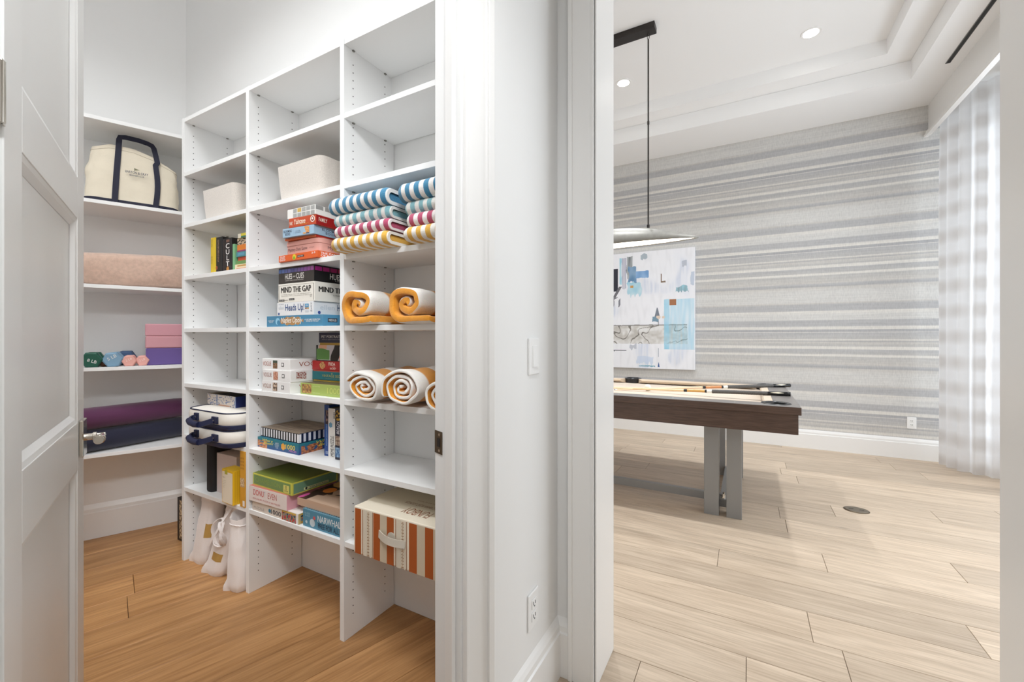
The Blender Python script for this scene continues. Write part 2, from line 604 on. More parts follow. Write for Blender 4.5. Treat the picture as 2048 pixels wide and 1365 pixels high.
def gbox(name, label, cat, corner, w, d, h, rot=0.0, col=(255, 255, 255), right=None, top=None, group=None, bevel=0.0012, rough=0.45):
    """carton: origin at its front right bottom corner, w to the left, d to the back"""
    b = MB(); ms = [mat('card_' + '_'.join(map(str, col)), col, rough)]
    mr = mt = None
    if right: ms.append(mat('card_' + '_'.join(map(str, right)), right, rough)); mr = len(ms) - 1
    if top: ms.append(mat('card_' + '_'.join(map(str, top)), top, rough)); mt = len(ms) - 1
    b.box(-w, 0, 0, d, 0, h, 0, mt, mr)
    o = b.build(name, ms, loc=corner, rotz=math.radians(rot), bevel=bevel)
    DIM[o.name] = (w, d, h)
    return tag(o, label, cat, group)

def nz3(x, y, z, s=1.0):
    return noise.noise(Vector((x * s, y * s, z * s)))
# ================================================================== THE SETTING
Cx, Cy = 0.387, 0.922                       # direction of the angled closet wall and of its door wall
A0 = (-0.605, 0.972)                        # hall corner where the angled door wall begins
Fj = (-0.641, 0.887); Ej = (-0.766, 0.940)  # right jamb of the closet opening, hall edge and closet edge
OPEN_W = 0.800
Hd = (Ej[0] - Cx * OPEN_W, Ej[1] - Cy * OPEN_W)      # hinge edge, closet side
Hh = (Fj[0] - Cx * OPEN_W, Fj[1] - Cy * OPEN_W)      # hinge edge, hall side
LW = (-3.484, 0.992)                        # a point of the closet's left wall
def along(p, t): return (p[0] + Cx * t, p[1] + Cy * t)
def left_wall(y): return (LW[0] + (y - LW[1]) * Cx / Cy, y)

def clip(poly, region):
    """Sutherland-Hodgman against a convex counter-clockwise region"""
    out = poly
    for k in range(len(region)):
        a, b = region[k], region[(k + 1) % len(region)]
        def side(p): return (b[0] - a[0]) * (p[1] - a[1]) - (b[1] - a[1]) * (p[0] - a[0])
        src, out = out, []
        for i in range(len(src)):
            p, q = src[i], src[(i + 1) % len(src)]
            sp, sq = side(p), side(q)
            if sp >= 0: out.append(p)
            if sp * sq < 0:
                t = sp / (sp - sq)
                out.append((p[0] + (q[0] - p[0]) * t, p[1] + (q[1] - p[1]) * t))
        if len(out) < 3: return []
    return out

fl = MB().box(-4.6, 2.4, -2.2, 5.9, -0.08, -0.012)
FLOOR = struct('floor', fl, SUB, 'wide plank oak floor')

def planks(region, origin, ang, width, rows, length, m, seed, ends=None):
    """boards laid in rows along direction ang; eased edges, ends staggered"""
    r = random.Random(seed)
    ca, sa = math.cos(ang), math.sin(ang)
    for k in rows:
        s = -7.0 - r.random() * length
        if ends and k in ends: s = ends[k] - 5 * length
        while s < 7:
            L = length if (ends and k in ends) else length * (0.75 + 0.5 * r.random())
            g = 0.0008
            loc = [(s + g, k * width + g), (s + L - g, k * width + g), (s + L - g, (k + 1) * width - g), (s + g, (k + 1) * width - g)]
            wp = [(origin[0] + x * ca - y * sa, origin[1] + x * sa + y * ca) for x, y in loc]
            pc = clip(wp, region)
            s += L
            if len(pc) < 3: continue
            cx = sum(p[0] for p in pc) / len(pc); cy = sum(p[1] for p in pc) / len(pc)
            lp = [((p[0] - cx) * ca + (p[1] - cy) * sa, -(p[0] - cx) * sa + (p[1] - cy) * ca) for p in pc]
            n = len(lp)
            ins = []
            for p in lp:
                l = math.hypot(*p) or 1
                ins.append((p[0] - math.copysign(min(0.0012, abs(p[0]) * .3), p[0]), p[1] - math.copysign(min(0.0012, abs(p[1]) * .3), p[1])))
            b = MB()
            b.rings([[(x, y, -0.012) for x, y in lp], [(x, y, -0.0016) for x, y in lp], [(x, y, 0) for x, y in ins]], 0, cap0=False)
            b.build('plank', m, FLOOR, loc=(cx, cy, 0), rotz=ang)

# closet floor: boards run 17.7 degrees off the shelving depth
clo = [left_wall(-1.0), (Ej[0] + .063 + (-1.0 - (Ej[1] - .027)) * Cx / Cy, -1.0), (-0.66, Ej[1] - .027 + (-0.66 - Ej[0] - .063) * Cy / Cx), (-0.66, 1.437), left_wall(1.437)]
# keep counter-clockwise
if sum(clo[k][0] * clo[(k + 1) % 5][1] - clo[(k + 1) % 5][0] * clo[k][1] for k in range(5)) < 0: clo = clo[::-1]
ang_c = math.atan2(0.953, 0.304)
o_c = (-2.04 * 0.953, -2.04 * -0.304)
planks(clo, o_c, ang_c, 0.22, range(-9, 10), 1.9, FLOOR_C, 3)
# hall and games room: boards run along the shared wall
W_P = 0.217; o_p = (0.0, 2.066 - W_P * 3)
planks([(-4.1, 1.632), (2.1, 1.632), (2.1, 5.66), (-4.1, 5.66)], o_p, 0.0, W_P, range(0, 20), 1.9, FLOOR_P, 11, {3: 0.232, 0: -0.35})
planks([(-0.66, 1.415), (1.25, 1.415), (1.25, 1.632), (-0.66, 1.632)], o_p, 0.0, W_P, range(0, 1), 1.9, FLOOR_P, 12, {0: -0.35})
planks([(-0.66, 0.981), (1.25, 0.981), (1.25, 1.415), (-0.66, 1.415)], o_p, 0.0, W_P, range(-2, 0), 1.9, FLOOR_P, 13)
hx = Fj[0] + .063
planks([(hx + (-1.9 - Fj[1] - .027) * Cx / Cy, -1.9), (1.25, -1.9), (1.25, 0.981), (hx + (0.981 - Fj[1] - .027) * Cx / Cy, 0.981)], o_p, 0.0, W_P, range(-17, -2), 1.9, FLOOR_P, 14)

# walls
ZT = 3.62
p0 = left_wall(-1.0); p1 = left_wall(1.437)
struct('wall_left', MB().prism([p0, p1, (p1[0] - .12, p1[1] + .05), (p0[0] - .12, p0[1] + .05)], 0, ZT), PAINT)
nb = MB()
nb.box(-4.3, -0.467, 1.437, 1.63, 0, ZT + .3)
nb.box(0.61, 2.2, 1.437, 1.63, 0, ZT + .3)
nb.box(-0.467, 0.61, 1.437, 1.63, 2.68, ZT + .3)
struct('wall_near', nb, PAINT)
Dj = along(Ej, 0.054)
hb = MB().prism([Fj, A0, (-0.605, 1.436), (-0.745, 1.436), Dj, Ej], 0, ZT)
WALL_MID = struct('wall_middle', hb, PAINT)
hl2 = along(Hh, -2.3); hd2 = along(Hd, -2.3)
db = MB().prism([Hh, Hd, hd2, hl2], 0, ZT)
db.prism([Fj, Ej, Hd, Hh], 2.47, ZT)
struct('wall_door', db, PAINT)
struct('wall_end', MB().prism([(-4.5, -.60), (-1.2, -.60), (-1.2, -.55), (-4.5, -.55)], 0, ZT), PAINT)
struct('wall_back', MB().box(-2.2, 1.3, -1.95, -1.9, 0, 3.2), PAINT)
struct('wall_hall', MB().box(1.2, 1.25, -1.9, 1.437, 0, 3.2), PAINT)
struct('wall_far', MB().box(-4.1, 2.2, 5.64, 5.76, 0, 3.9), PAPER)
struct('wall_side', MB().box(-4.1, -4.0, 1.63, 5.64, 0, 3.9), PAPER)
wb = MB()
wb.box(2.05, 2.2, 1.63, 2.1, 0, 3.9); wb.box(2.05, 2.2, 5.45, 5.64, 0, 3.9)
wb.box(2.05, 2.2, 2.1, 5.45, 0, 0.12); wb.box(2.05, 2.2, 2.1, 5.45, 3.2, 3.9)
struct('wall_right', wb, PAINT)

# ceilings
struct('ceiling', MB().box(-4.6, -0.6, -.65, 1.437, 3.56, 3.62), CEIL)
hq = along(A0, -3.1)
struct('ceiling', MB().prism([(hq[0], hq[1]), (1.3, hq[1]), (1.3, 1.45), (-.62, 1.45), (-.62, .965)], 2.72, 2.78), CEIL)
tb = MB()
X0, X1, Y0, Y1 = -3.25, 1.27, 2.35, 5.0
def ringbox(b, x0, x1, y0, y1, ox0, ox1, oy0, oy1, z0, z1):
    b.box(ox0, ox1, oy0, y0, z0, z1); b.box(ox0, ox1, y1, oy1, z0, z1)
    b.box(ox0, x0, y0, y1, z0, z1); b.box(x1, ox1, y0, y1, z0, z1)
ringbox(tb, X0, X1, Y0, Y1, -4.0, 2.05, 1.63, 5.64, 3.5, 3.668)
ringbox(tb, X0 + .21, X1 - .21, Y0 + .21, Y1 - .21, -4.0, 2.05, 1.63, 5.64, 3.67, 3.80)
tb.box(-4.0, 2.05, 1.63, 5.64, 3.80, 3.86)
struct('ceiling', tb, CEIL, 'white stepped tray ceiling')

# window behind the curtain
wn = MB()
wn.box(2.08, 2.16, 2.1, 2.18, .12, 3.2); wn.box(2.08, 2.16, 5.37, 5.45, .12, 3.2)
wn.box(2.08, 2.16, 2.18, 5.37, .12, .2); wn.box(2.08, 2.16, 2.18, 5.37, 3.12, 3.2)
for y in (3.15, 4.15): wn.box(2.08, 2.16, y, y + .06, .2, 3.12)
WIN = struct('window_1', wn, mat('window_frame', (58, 56, 54), 0.4))
for a, b_ in ((2.18, 3.15), (3.21, 4.15), (4.21, 5.37)):
    MB().box(2.11, 2.118, a, b_, .2, 3.12).build('pane', glass_mat(), WIN)

def run(name, prof, p0, p1, nrm, m, **k):
    """straight moulding: profile (distance from wall, z) swept from p0 to p1"""
    b = MB()
    rg = [[(p[0] + nrm[0] * d, p[1] + nrm[1] * d, z) for d, z in prof] for p in (p0, p1)]
    b.rings(rg)
    return struct(name, b, m, **k)
BB = [(0, 0), (.019, 0), (.019, .155), (.014, .160), (.013, .178), (.007, .192), (0, .205)]
run('baseboard_far', BB, (-4.0, 5.64), (2.05, 5.64), (0, -1), TRIM)
run('baseboard_left', BB, left_wall(-.54), left_wall(1.437), (Cy, -Cx), TRIM)
run('baseboard_hall', BB, (-0.605, 0.995), (-0.605, 1.437), (1, 0), TRIM)
run('baseboard_near', BB, (-0.605, 1.437), (-0.556, 1.437), (0, -1), TRIM)
# closet opening: jamb stop and casings
def obox(b, p, u, n, s0, s1, d0, d1, z0, z1):
    pts = [(p[0] + u[0] * s + n[0] * d, p[1] + u[1] * s + n[1] * d) for s, d in ((s0, d0), (s1, d0), (s1, d1), (s0, d1))]
    b.prism(pts, z0, z1)
U_ = (Cx, Cy); N_ = (Cy, -Cx)           # along the door wall; out of it into the hall
J_ = (-Cy, Cx)                          # through the wall into the closet
cb = MB()
obox(cb, Fj, U_, N_, 0.006, 0.085, 0.0, 0.017, 0, 2.56)
obox(cb, Fj, U_, N_, 0.006, 0.014, 0.017, 0.020, 0, 2.56)
obox(cb, Fj, U_, N_, 0.072, 0.090, 0.0, 0.026, 0, 2.56)
struct('trim_1', cb, TRIM, bevel=.002)
sb = MB()
obox(sb, Fj, J_, (-Cx, -Cy), 0.022, 0.060, 0.0, 0.012, 0, 2.46)
obox(sb, Hh, J_, (Cx, Cy), 0.022, 0.060, 0.0, 0.012, 0, 2.46)
struct('trim_2', sb, TRIM, bevel=.002)
cb = MB()
obox(cb, Hh, U_, N_, -0.095, -0.006, 0.0, 0.017, 0, 2.56)
struct('trim_3', cb, TRIM, bevel=.002)
# games room opening: casing and jamb linings
cb = MB()
cb.box(-.556, -.462, 1.417, 1.437, 0, 2.78); cb.box(-.556, -.540, 1.411, 1.437, 0, 2.78); cb.box(-.475, -.462, 1.413, 1.437, 0, 2.78)
struct('trim_4', cb, TRIM, bevel=.003)
struct('trim_5', MB().box(-.470, -.4555, 1.425, 1.645, 0, 2.68), TRIM, bevel=.002)
struct('trim_6', MB().box(.598, .613, 1.425, 1.645, 0, 2.68), TRIM, bevel=.002)
cb = MB(); cb.box(.606, .70, 1.417, 1.437, 0, 2.78)
struct('trim_7', cb, TRIM, bevel=.003)

# strike plate in the right jamb
sp = MB(); zc = 0.928
obox(sp, Fj, J_, (-Cx, -Cy), 0.094, 0.134, 0.0, 0.0022, zc - .031, zc + .031)
st = sp.build('strike_plate', BRONZE, WALL_MID)
hp = MB(); obox(hp, Fj, J_, (-Cx, -Cy), 0.104, 0.119, 0.0022, 0.0032, zc - .012, zc + .012); hp.build('latch_hole', BLACK, st)
for dz in (-.022, .022):
    c = (Fj[0] + J_[0] * .108 - Cx * .003, Fj[1] + J_[1] * .108 - Cy * .003, zc + dz)
    s2 = MB(); s2.tube([(c[0] + Cx * .002, c[1] + Cy * .002, c[2]), c], .0042, 10); s2.build('screw', CHROME, st)

# ------------------------------------------------------------------ the open door
DOOR = bpy.data.objects.new('door_1', None); COL.objects.link(DOOR)
DOOR['kind'] = 'structure'
DOOR.location = (Ej[0] - Cx * .775 - .008, Ej[1] - Cy * .775 - .017, 0.008)
DOOR.rotation_euler = (0, 0, math.atan2(.387, -.922))     # local x runs from hinge to latch, local -y is the face we see
DW, DT, DH = 0.768, 0.044, 2.44
def dpart(name, x0, x1, z0, z1, y0=0.0, y1=DT, m=None, bevel=.002):
    return MB().box(x0, x1, y0, y1, z0, z1).build(name, m or DOORP, DOOR, bevel=bevel)
SF = 0.104
dpart('stile', 0, SF, 0, DH); dpart('stile', DW - SF, DW, 0, DH)
RZ = [(0, .215), (.828, .965), (1.552, 1.672), (2.30, DH)]
for z0, z1 in RZ: dpart('rail', SF, DW - SF, z0, z1)
for k in range(3):
    z0, z1 = RZ[k][1], RZ[k + 1][0]
    dpart('panel', SF, DW - SF, z0, z1, .014, .030)
    mb = MB()    # sticking: sloped moulding round the panel
    a0, a1, w = SF, DW - SF, .024
    o4 = [(a0, z0), (a1, z0), (a1, z1), (a0, z1)]
    i4 = [(a0 + w, z0 + w), (a1 - w, z0 + w), (a1 - w, z1 - w), (a0 + w, z1 - w)]
    h4 = [(a0 + w * .45, z0 + w * .45), (a1 - w * .45, z0 + w * .45), (a1 - w * .45, z1 - w * .45), (a0 + w * .45, z1 - w * .45)]
    mb.rings([[(x, .0015, z) for x, z in o4], [(x, .004, z) for x, z in h4], [(x, .0135, z) for x, z in i4]], 0, False, False)
    mb.build('panel_moulding', DOORP, DOOR)
# lever set on the hall face (the face turned to the shelves)
LZ = 0.913; LX = DW - .058
hnd = MB()
hnd.lathe([(.010, 0), (.010, -.016), (.0125, -.017), (.0125, -.024), (.009, -.026), (.009, -.044)], 20, 0, (LX, -.010, LZ), 'y')
hnd.tube([(LX + .004, -.047, LZ), (LX - .052, -.047, LZ)], .0085, 14)
HN = hnd.build('lever_handle', CHROME, DOOR, smooth=True)
rs = MB().box(LX - .031, LX + .031, -.0105, -.001, LZ - .054, LZ + .054); rs.build('rose', CHROME, HN, bevel=.0025)
kn = MB(); kn.lathe([(.0108, 0), (.0115, .001), (.0115, .015), (.0134, .0165), (.0134, .027), (.0122, .0285)], 32, 0, (LX - .080, -.047, LZ), 'x')
kn.build('lever_end', CHROME, HN, smooth=True)
MB().box(DW, DW + .0015, .008, .036, LZ - .03, LZ + .03).build('latch_plate', CHROME, DOOR)
for z in (.25, 1.61, 2.25):
    hg = MB(); hg.lathe([(.0065, 0), (.0065, .10), (.003, .104)], 12, 0, (-.016, .001, z - .05))
    h = hg.build('hinge', CHROME, DOOR, smooth=True)
    MB().box(-.012, .002, -.0010, .0012, z - .05, z + .05).build('hinge_leaf', CHROME, h)

# ------------------------------------------------------------------ switch, outlets, vent, valance, curtain
PLAST = mat('white_plastic', (244, 244, 243), 0.3)
sw = thing('light_switch', 'white rocker light switch on the hall wall between the two doorways', 'light switch', (-0.605, 1.233, 1.157), PI / 2)
MB().box(-.036, .036, -.007, 0, -.059, .059).build('cover_plate', PLAST, sw, bevel=.003)
rk = MB(); rk.rings([[(-.017, -.007, -.034), (.017, -.007, -.034), (.017, -.007, .034), (-.017, -.007, .034)], [(-.016, -.0125, -.033), (.016, -.0125, -.033), (.016, -.0085, .033), (-.016, -.0085, .033)]])
rk.build('rocker', PLAST, sw)
def outlet(label, loc, rz):
    o = thing('wall_outlet', label, 'outlet', loc, rz)
    MB().box(-.036, .036, -.006, 0, -.058, .058).build('cover_plate', PLAST, o, bevel=.003)
    for dz in (-.02, .02):
        s = MB().box(-.016, .016, -.0085, -.006, dz - .014, dz + .014).build('socket', PLAST, o, bevel=.003)
        sl = MB(); sl.box(-.008, -.0055, -.0092, -.0085, dz - .003, dz + .007); sl.box(.0055, .008, -.0092, -.0085, dz - .003, dz + .007)
        sl.box(-.002, .002, -.0092, -.0085, dz - .010, dz - .006)
        sl.build('slots', DARK, s)
outlet('white wall outlet low on the hall wall below the light switch', (-0.605, 1.228, .345), PI / 2)
outlet('white wall outlet on the striped wallpaper above the baseboard', (1.437, 5.64, .36), 0)
fo = thing('floor_outlet', 'oval bronze floor outlet cover set in the oak boards', 'outlet', (.673, 3.785, 0), 0)
el = MB(); el.rings([[(math.cos(a) * r * .074, math.sin(a) * r * .062, z) for a in [2 * PI * k / 36 for k in range(36)]] for r, z in ((1, 0), (1, .003), (.95, .005))])
el.build('cover', BRONZE, fo, smooth=True)
el = MB(); el.rings([[(math.cos(a) * r * .066, math.sin(a) * r * .054, z) for a in [2 * PI * k / 36 for k in range(36)]] for r, z in ((1, .005), (.98, .0062))])
el.build('lid', mat('dull_bronze', (132, 122, 108), .45, .8), fo, smooth=True)
for x in (-.03, .03): MB().box(x - .013, x + .013, -.004, .004, .0062, .0068).build('slot', DARK, fo)

av = thing('air_vent', 'long narrow black slot vent in the ceiling soffit beside the curtain', 'vent', (1.462, 3.6, 3.5), 0)
MB().box(-.016, .016, -1.25, 1.25, -.004, 0).build('frame', mat('vent_grey', (120, 120, 120), .5), av)
MB().box(-.011, .011, -1.245, 1.245, -.006, -.004).build('slot', BLACK, av)

va = thing('window_valance', 'white boxed window valance with moulded lower edge above the curtain', 'valance', (1.56, 3.6, 3.2), 0)
MB().box(0, .02, -1.95, 2.04, 0, .30).build('fascia', TRIM, va)
vm = MB(); prof = [(0.0, -.012), (-.03, -.012), (-.034, .006), (-.022, .022), (-.018, .045), (-.006, .055), (0, .06)]
vm.rings([[(x, y, z) for x, z in prof] for y in (-1.95, 2.04)])
vm.build('moulding', TRIM, va)
MB().box(.02, .49, -1.95, 2.04, .28, .30).build('top_board', TRIM, va)

# curtain: hung in a bend from the corner round to the window
def curtain_line():
    ctrl = [(1.615, 5.52), (1.64, 5.40), (1.70, 5.28), (1.79, 5.21), (1.88, 5.15), (1.93, 5.02), (1.94, 4.8), (1.94, 4.5)]
    pts = []
    n = 60
    for k in range(len(ctrl) - 1):
        for j in range(n):
            t = j / n
            P = [Vector(ctrl[max(0, min(len(ctrl) - 1, k + q))]) for q in (-1, 0, 1, 2)]
            pts.append(0.5 * ((2 * P[1]) + (-P[0] + P[2]) * t + (2 * P[0] - 5 * P[1] + 4 * P[2] - P[3]) * t * t + (-P[0] + 3 * P[1] - 3 * P[2] + P[3]) * t ** 3))
    return pts
line = curtain_line()
vs = []; fs = []; uv = []
nz = 26; acc = 0.0; rows = []
arc = [0.0]
for k in range(1, len(line)): arc.append(arc[-1] + (line[k] - line[k - 1]).length)
for k, p in enumerate(line):
    t = (line[min(k + 1, len(line) - 1)] - line[max(k - 1, 0)]).normalized()
    nn = Vector((t.y, -t.x))
    for j in range(nz + 1):
        z = 0.012 + (3.44 - 0.012) * j / nz
        a = arc[k]
        amp = 0.026 + 0.006 * math.sin(a * 7) - 0.008 * (z / 3.4)
        ph = a * 2 * PI / 0.105 + 0.5 * math.sin(z * 1.1 + a * 3)
        off = amp * math.sin(ph) + 0.008 * nz3(a * 3, z * .6, 2.0)
        vs.append((p.x + nn.x * off, p.y + nn.y * off, z)); uv.append((a * 1.9, z))
m_ = nz + 1
for k in range(len(line) - 1):
    for j in range(nz):
        fs.append((k * m_ + j, (k + 1) * m_ + j, (k + 1) * m_ + j + 1, k * m_ + j + 1))
me = bpy.data.meshes.new('curtain'); me.from_pydata(vs, [], fs)
ul = me.uv_layers.new(name='UVMap')
for lp in me.loops: ul.data[lp.index].uv = uv[lp.vertex_index]
me.materials.append(curtain_mat())
me.polygons.foreach_set('use_smooth', [True] * len(me.polygons))
cu = bpy.data.objects.new('curtain', me); COL.objects.link(cu)
tag(cu, 'sheer white and beige plaid curtain hanging in folds at the right', 'curtain')
# ================================================================== GAMES ROOM
WALN = mat('dark_walnut', (86, 66, 56), 0.38, var=0.28, scale=5, stretch=(2, 14, 26), bump=.03)
RAILM = mat('grey_rail', (122, 117, 114), 0.32, var=.06, scale=4, stretch=(2, 30, 30))
CLOTH = mat('beige_cloth', (206, 190, 172), 0.95, bump=.1, bscale=900, sheen=.3)
CUSH = mat('tan_cushion', (204, 184, 160), 0.95, sheen=.3)
LEATH = mat('black_leather', (28, 28, 32), 0.32)
LEGM = mat('pewter_leg', (150, 150, 149), 0.42, .35)
TX0, TX1, TY0, TY1, TZ = -2.30, 0.283, 3.03, 4.45, 0.80
pt = thing('pool_table', 'dark walnut pool table with beige cloth and grey metal legs', 'pool table', ((TX0 + TX1) / 2, (TY0 + TY1) / 2, 0))
ox, oy = pt.location.x, pt.location.y
def P(mb, name, m, **k): return mb.build(name, m, pt, **k)
hx_, hy_ = (TX1 - TX0) / 2, (TY1 - TY0) / 2
RW = .135
ap = MB(); ringbox(ap, -hx_ + .035, hx_ - .035, -hy_ + .035, hy_ - .035, -hx_ + .014, hx_ - .014, -hy_ + .014, hy_ - .014, .632, .752)
P(ap, 'apron', WALN, bevel=.002)
rl = MB(); ringbox(rl, -hx_ + .02, hx_ - .02, -hy_ + .02, hy_ - .02, -hx_, hx_, -hy_, hy_, .752, .7985)
P(rl, 'rail_edge', WALN, bevel=.002)
rt = MB(); ringbox(rt, -hx_ + RW, hx_ - RW, -hy_ + RW, hy_ - RW, -hx_ + .001, hx_ - .001, -hy_ + .001, hy_ - .001, .780, .80)
P(rt, 'rail_top', RAILM, bevel=.002)
P(MB().box(-hx_ + .03, hx_ - .03, -hy_ + .03, hy_ - .03, .70, .757), 'bed', CLOTH)
def cushion(x0, y0, x1, y1, nx, ny):
    """cloth covered rail rubber, nose pointing along (nx, ny)"""
    b = MB(); pr = [(0, .757), (.052, .772), (.055, .786), (.046, .796), (0, .799)]
    rg = []
    L = math.hypot(x1 - x0, y1 - y0); tx, ty = (x1 - x0) / L, (y1 - y0) / L
    for e, (x, y) in enumerate(((x0, y0), (x1, y1))):
        sg = 1 if e == 0 else -1
        rg.append([(x + nx * d + tx * sg * d * .8, y + ny * d + ty * sg * d * .8, z) for d, z in pr])
    b.rings(rg)
    return P(b, 'cushion', CUSH)
xi, yi = hx_ - RW, hy_ - RW
g = .075
cushion(-xi + g, -yi, -.06, -yi, 0, 1); cushion(.06, -yi, xi - g, -yi, 0, 1)
cushion(-xi + g, yi, -.06, yi, 0, -1); cushion(.06, yi, xi - g, yi, 0, -1)
cushion(xi, -yi + g, xi, yi - g, -1, 0); cushion(-xi, -yi + g, -xi, yi - g, 1, 0)
for px_, py_ in ((-xi, -yi), (xi, -yi), (-xi, yi), (xi, yi), (0, -yi - .03), (0, yi + .03)):
    b = MB()
    b.lathe([(.058, 0.0), (.062, .004), (.078, .005), (.084, 0.0), (.082, -.02), (.07, -.09), (.02, -.11), (.015, -.108), (.06, -.085), (.058, -.02)], 24, 0, (px_ + (0.012 if px_ > 0 else -.012 if px_ < 0 else 0), py_ + (.012 if py_ > 0 else -.012), .80))
    P(b, 'pocket', LEATH, smooth=True)
DIA = mat('pearl_inlay', (240, 240, 236), 0.25)
for k in range(-5, 6):
    if k == 0: continue
    for s in (-1, 1):
        b = MB(); b.lathe([(.006, 0), (.006, .0008)], 10, 0, (k * (xi - .03) / 6, s * (yi + .075), .7995)); P(b, 'sight', DIA)
for sx in (-1, 1):
    xc = sx * (hx_ - .428) if sx > 0 else -(hx_ - .428)
    xl = (-.145 - ox) if sx > 0 else (-.145 - ox) - 2 * (-.145 - ox)
    for sy in (-1, 1):
        y0 = sy * (hy_ - .23)
        for d in (-.069, .069):
            w = .046
            b = MB(); yA, yB = sorted((y0 + sy * .05, y0 - sy * .05))
            b.box(xl + d - w, xl + d + w, yA, yB, 0.0, .632)
            P(b, 'leg', LEGM, bevel=.002)
    b = MB().box(xl - .024, xl + .024, -hy_ + .28, hy_ - .28, .03, .085); P(b, 'foot_beam', LEGM, bevel=.002)
    for yy in (-hy_ + .30, -hy_ + .34):
        b = MB(); b.lathe([(.012, 0), (.012, .012), (.007, .013), (.007, .03)], 6, 0, (xl, yy, .085)); P(b, 'bolt', CHROME)
b = MB().box(-(-.145 - ox), (-.145 - ox), -.37, -.33, .044, .098)
P(b, 'stretcher', LEGM, bevel=.002)

ball = MB(); ball.lathe([(0.0285 * math.sin(PI * k / 14) + 1e-5, -0.0285 * math.cos(PI * k / 14)) for k in range(15)], 22)
tag(ball.build('cue_ball', mat('ivory_ball', (244, 236, 220), .15), loc=(-.741, 3.735, .7855), smooth=True), 'white cue ball on the beige cloth beside the crossing cues', 'ball')

def cue(label, butt, tip, shaft_col, fore_col):
    t = thing('pool_cue', label, 'cue', butt, 0, 'pool cues laid across the table')
    B = Vector(butt); D = Vector(tip) - B; Ln = D.length; D.normalize()
    def pt_(s): return D * (s * Ln)
    def rad(s): return .0152 - .0092 * s
    def seg(name, s0, s1, m, k=1.0, n=14):
        b = MB(); b.tube([pt_(s0), pt_((s0 + s1) / 2), pt_(s1)], [rad(s0) * k, rad((s0 + s1) / 2) * k, rad(s1) * k], n)
        return b.build(name, m, t, smooth=True)
    seg('butt_cap', 0, .012, BLACK); seg('butt_sleeve', .012, .095, mat('black_lacquer', (18, 18, 20), .15))
    b = MB()
    for q in range(3):
        a = q * 2.1 + .5
        sd = D.cross(Vector((0, 0, 1))).normalized(); up = sd.cross(D).normalized()
        o = (sd * math.cos(a) + up * math.sin(a)) * (rad(.05) + .0002)
        dn = (sd * -math.sin(a) + up * math.cos(a)) * .0055
        c = [pt_(.025) + o, pt_(.05) + o + dn, pt_(.085) + o, pt_(.05) + o - dn]
        b.quad(*c)
    b.build('pearl_inlay', mat('pearl', (238, 228, 205), .3), t, fix=False)
    wr = MB(); rg = [];
    ns = 46
    wr.tube([pt_(.095 + .255 * k / ns) for k in range(ns + 1)], [rad(.1) * (1.03 if k % 2 else .97) for k in range(ns + 1)], 12)
    wr.build('wrap', mat('speckled_wrap', (92, 90, 88), .8, var=.5, scale=300), t, smooth=True)
    seg('collar', .35, .375, DIA, 1.03); seg('ring', .375, .385, BLACK, 1.05)
    seg('forearm', .385, .475, mat('cue_fore', fore_col, .22)); seg('joint', .475, .492, BLACK, 1.06)
    seg('shaft', .492, .985, mat('maple_shaft', shaft_col, .3)); seg('ferrule', .985, .997, DIA); seg('tip', .997, 1.0, mat('cue_tip', (40, 70, 110), .8))
cue('pool cue farther from the viewer with orange wood forearm', (.312, 4.205, .8165), (-.99, 3.60, .768), (236, 206, 172), (206, 140, 92))
cue('pool cue nearer to the viewer with yellow wood forearm', (.268, 3.556, .8165), (-1.17, 3.70, .768), (240, 212, 170), (214, 164, 92))

# linear canoe pendant
PEND = mat('pendant_pewter', (150, 148, 142), 0.45, .45, var=.10, scale=25)
DKM = mat('dark_bronze_rod', (58, 54, 52), 0.42, .6)
pc = (-1.05, 3.64)
pl = thing('pendant_lamp', 'grey metal canoe shaped linear pendant hanging over the pool table', 'lamp', (pc[0], pc[1], 2.0))
MB().box(-.39, .39, -.05, .05, 1.752, 1.80).build('canopy', DKM, pl, bevel=.003)
for s in (-1, 1):
    rod = MB(); rod.tube([(s * .332, 0, .135), (s * .332, 0, 1.0)], .0062, 10); rod.build('rod', DKM, pl, smooth=True)
    rod = MB(); rod.tube([(s * .332, 0, 1.0), (s * .332, 0, 1.69)], .0062, 10)
    rod.lathe([(.009, -.014), (.009, .014)], 10, 0, (s * .332, 0, 1.0)); rod.build('rod', DKM, pl, smooth=True)
    lk = MB(); lk.tube([(s * .332 + .008 * math.sin(a), 0, 1.72 + .028 * math.cos(a)) for a in [2 * PI * k / 16 for k in range(17)]], .0028, 6); lk.build('link', DKM, pl, smooth=True)
    cl = MB(); cl.lathe([(.012, .128), (.012, .150), (.006, .156)], 12, 0, (s * .332, 0, 0)); cl.build('collar', DKM, pl, smooth=True)
HL = .715
def hull(u, v, k=1.0):
    """u -1..1 along, v 0..1 rim to rim over the top"""
    w = (1 - abs(u) ** 2.2) ** .8 * .118 * k + .0015
    h = (1 - abs(u) ** 2.0) * .140 * k + .006
    a = PI * v
    return (u * HL, -math.cos(a) * w, math.sin(a) ** .85 * h if a > 0 else 0)
sh = MB(); nu, nv = 44, 16
sh.rings([[hull(-1 + 2 * i / nu, j / nv) for j in range(nv + 1)] for i in range(nu + 1)], 0, False, False, closed=False)
so = sh.build('shade', PEND, pl, smooth=True, fix=False)
so.modifiers.new('thickness', 'SOLIDIFY').thickness = .004
di = MB(); di.rings([[(u * HL * .985, s * ((1 - abs(u) ** 2.2) ** .8 * .108 + .0008), z) for s, z in ((-1, .006), (1, .006), (1, .014), (-1, .014))] for u in [-1 + 2 * i / 40 for i in range(41)]])
di.build('diffuser', emit_mat('pendant_glow', (255, 246, 232), 3.0), pl)
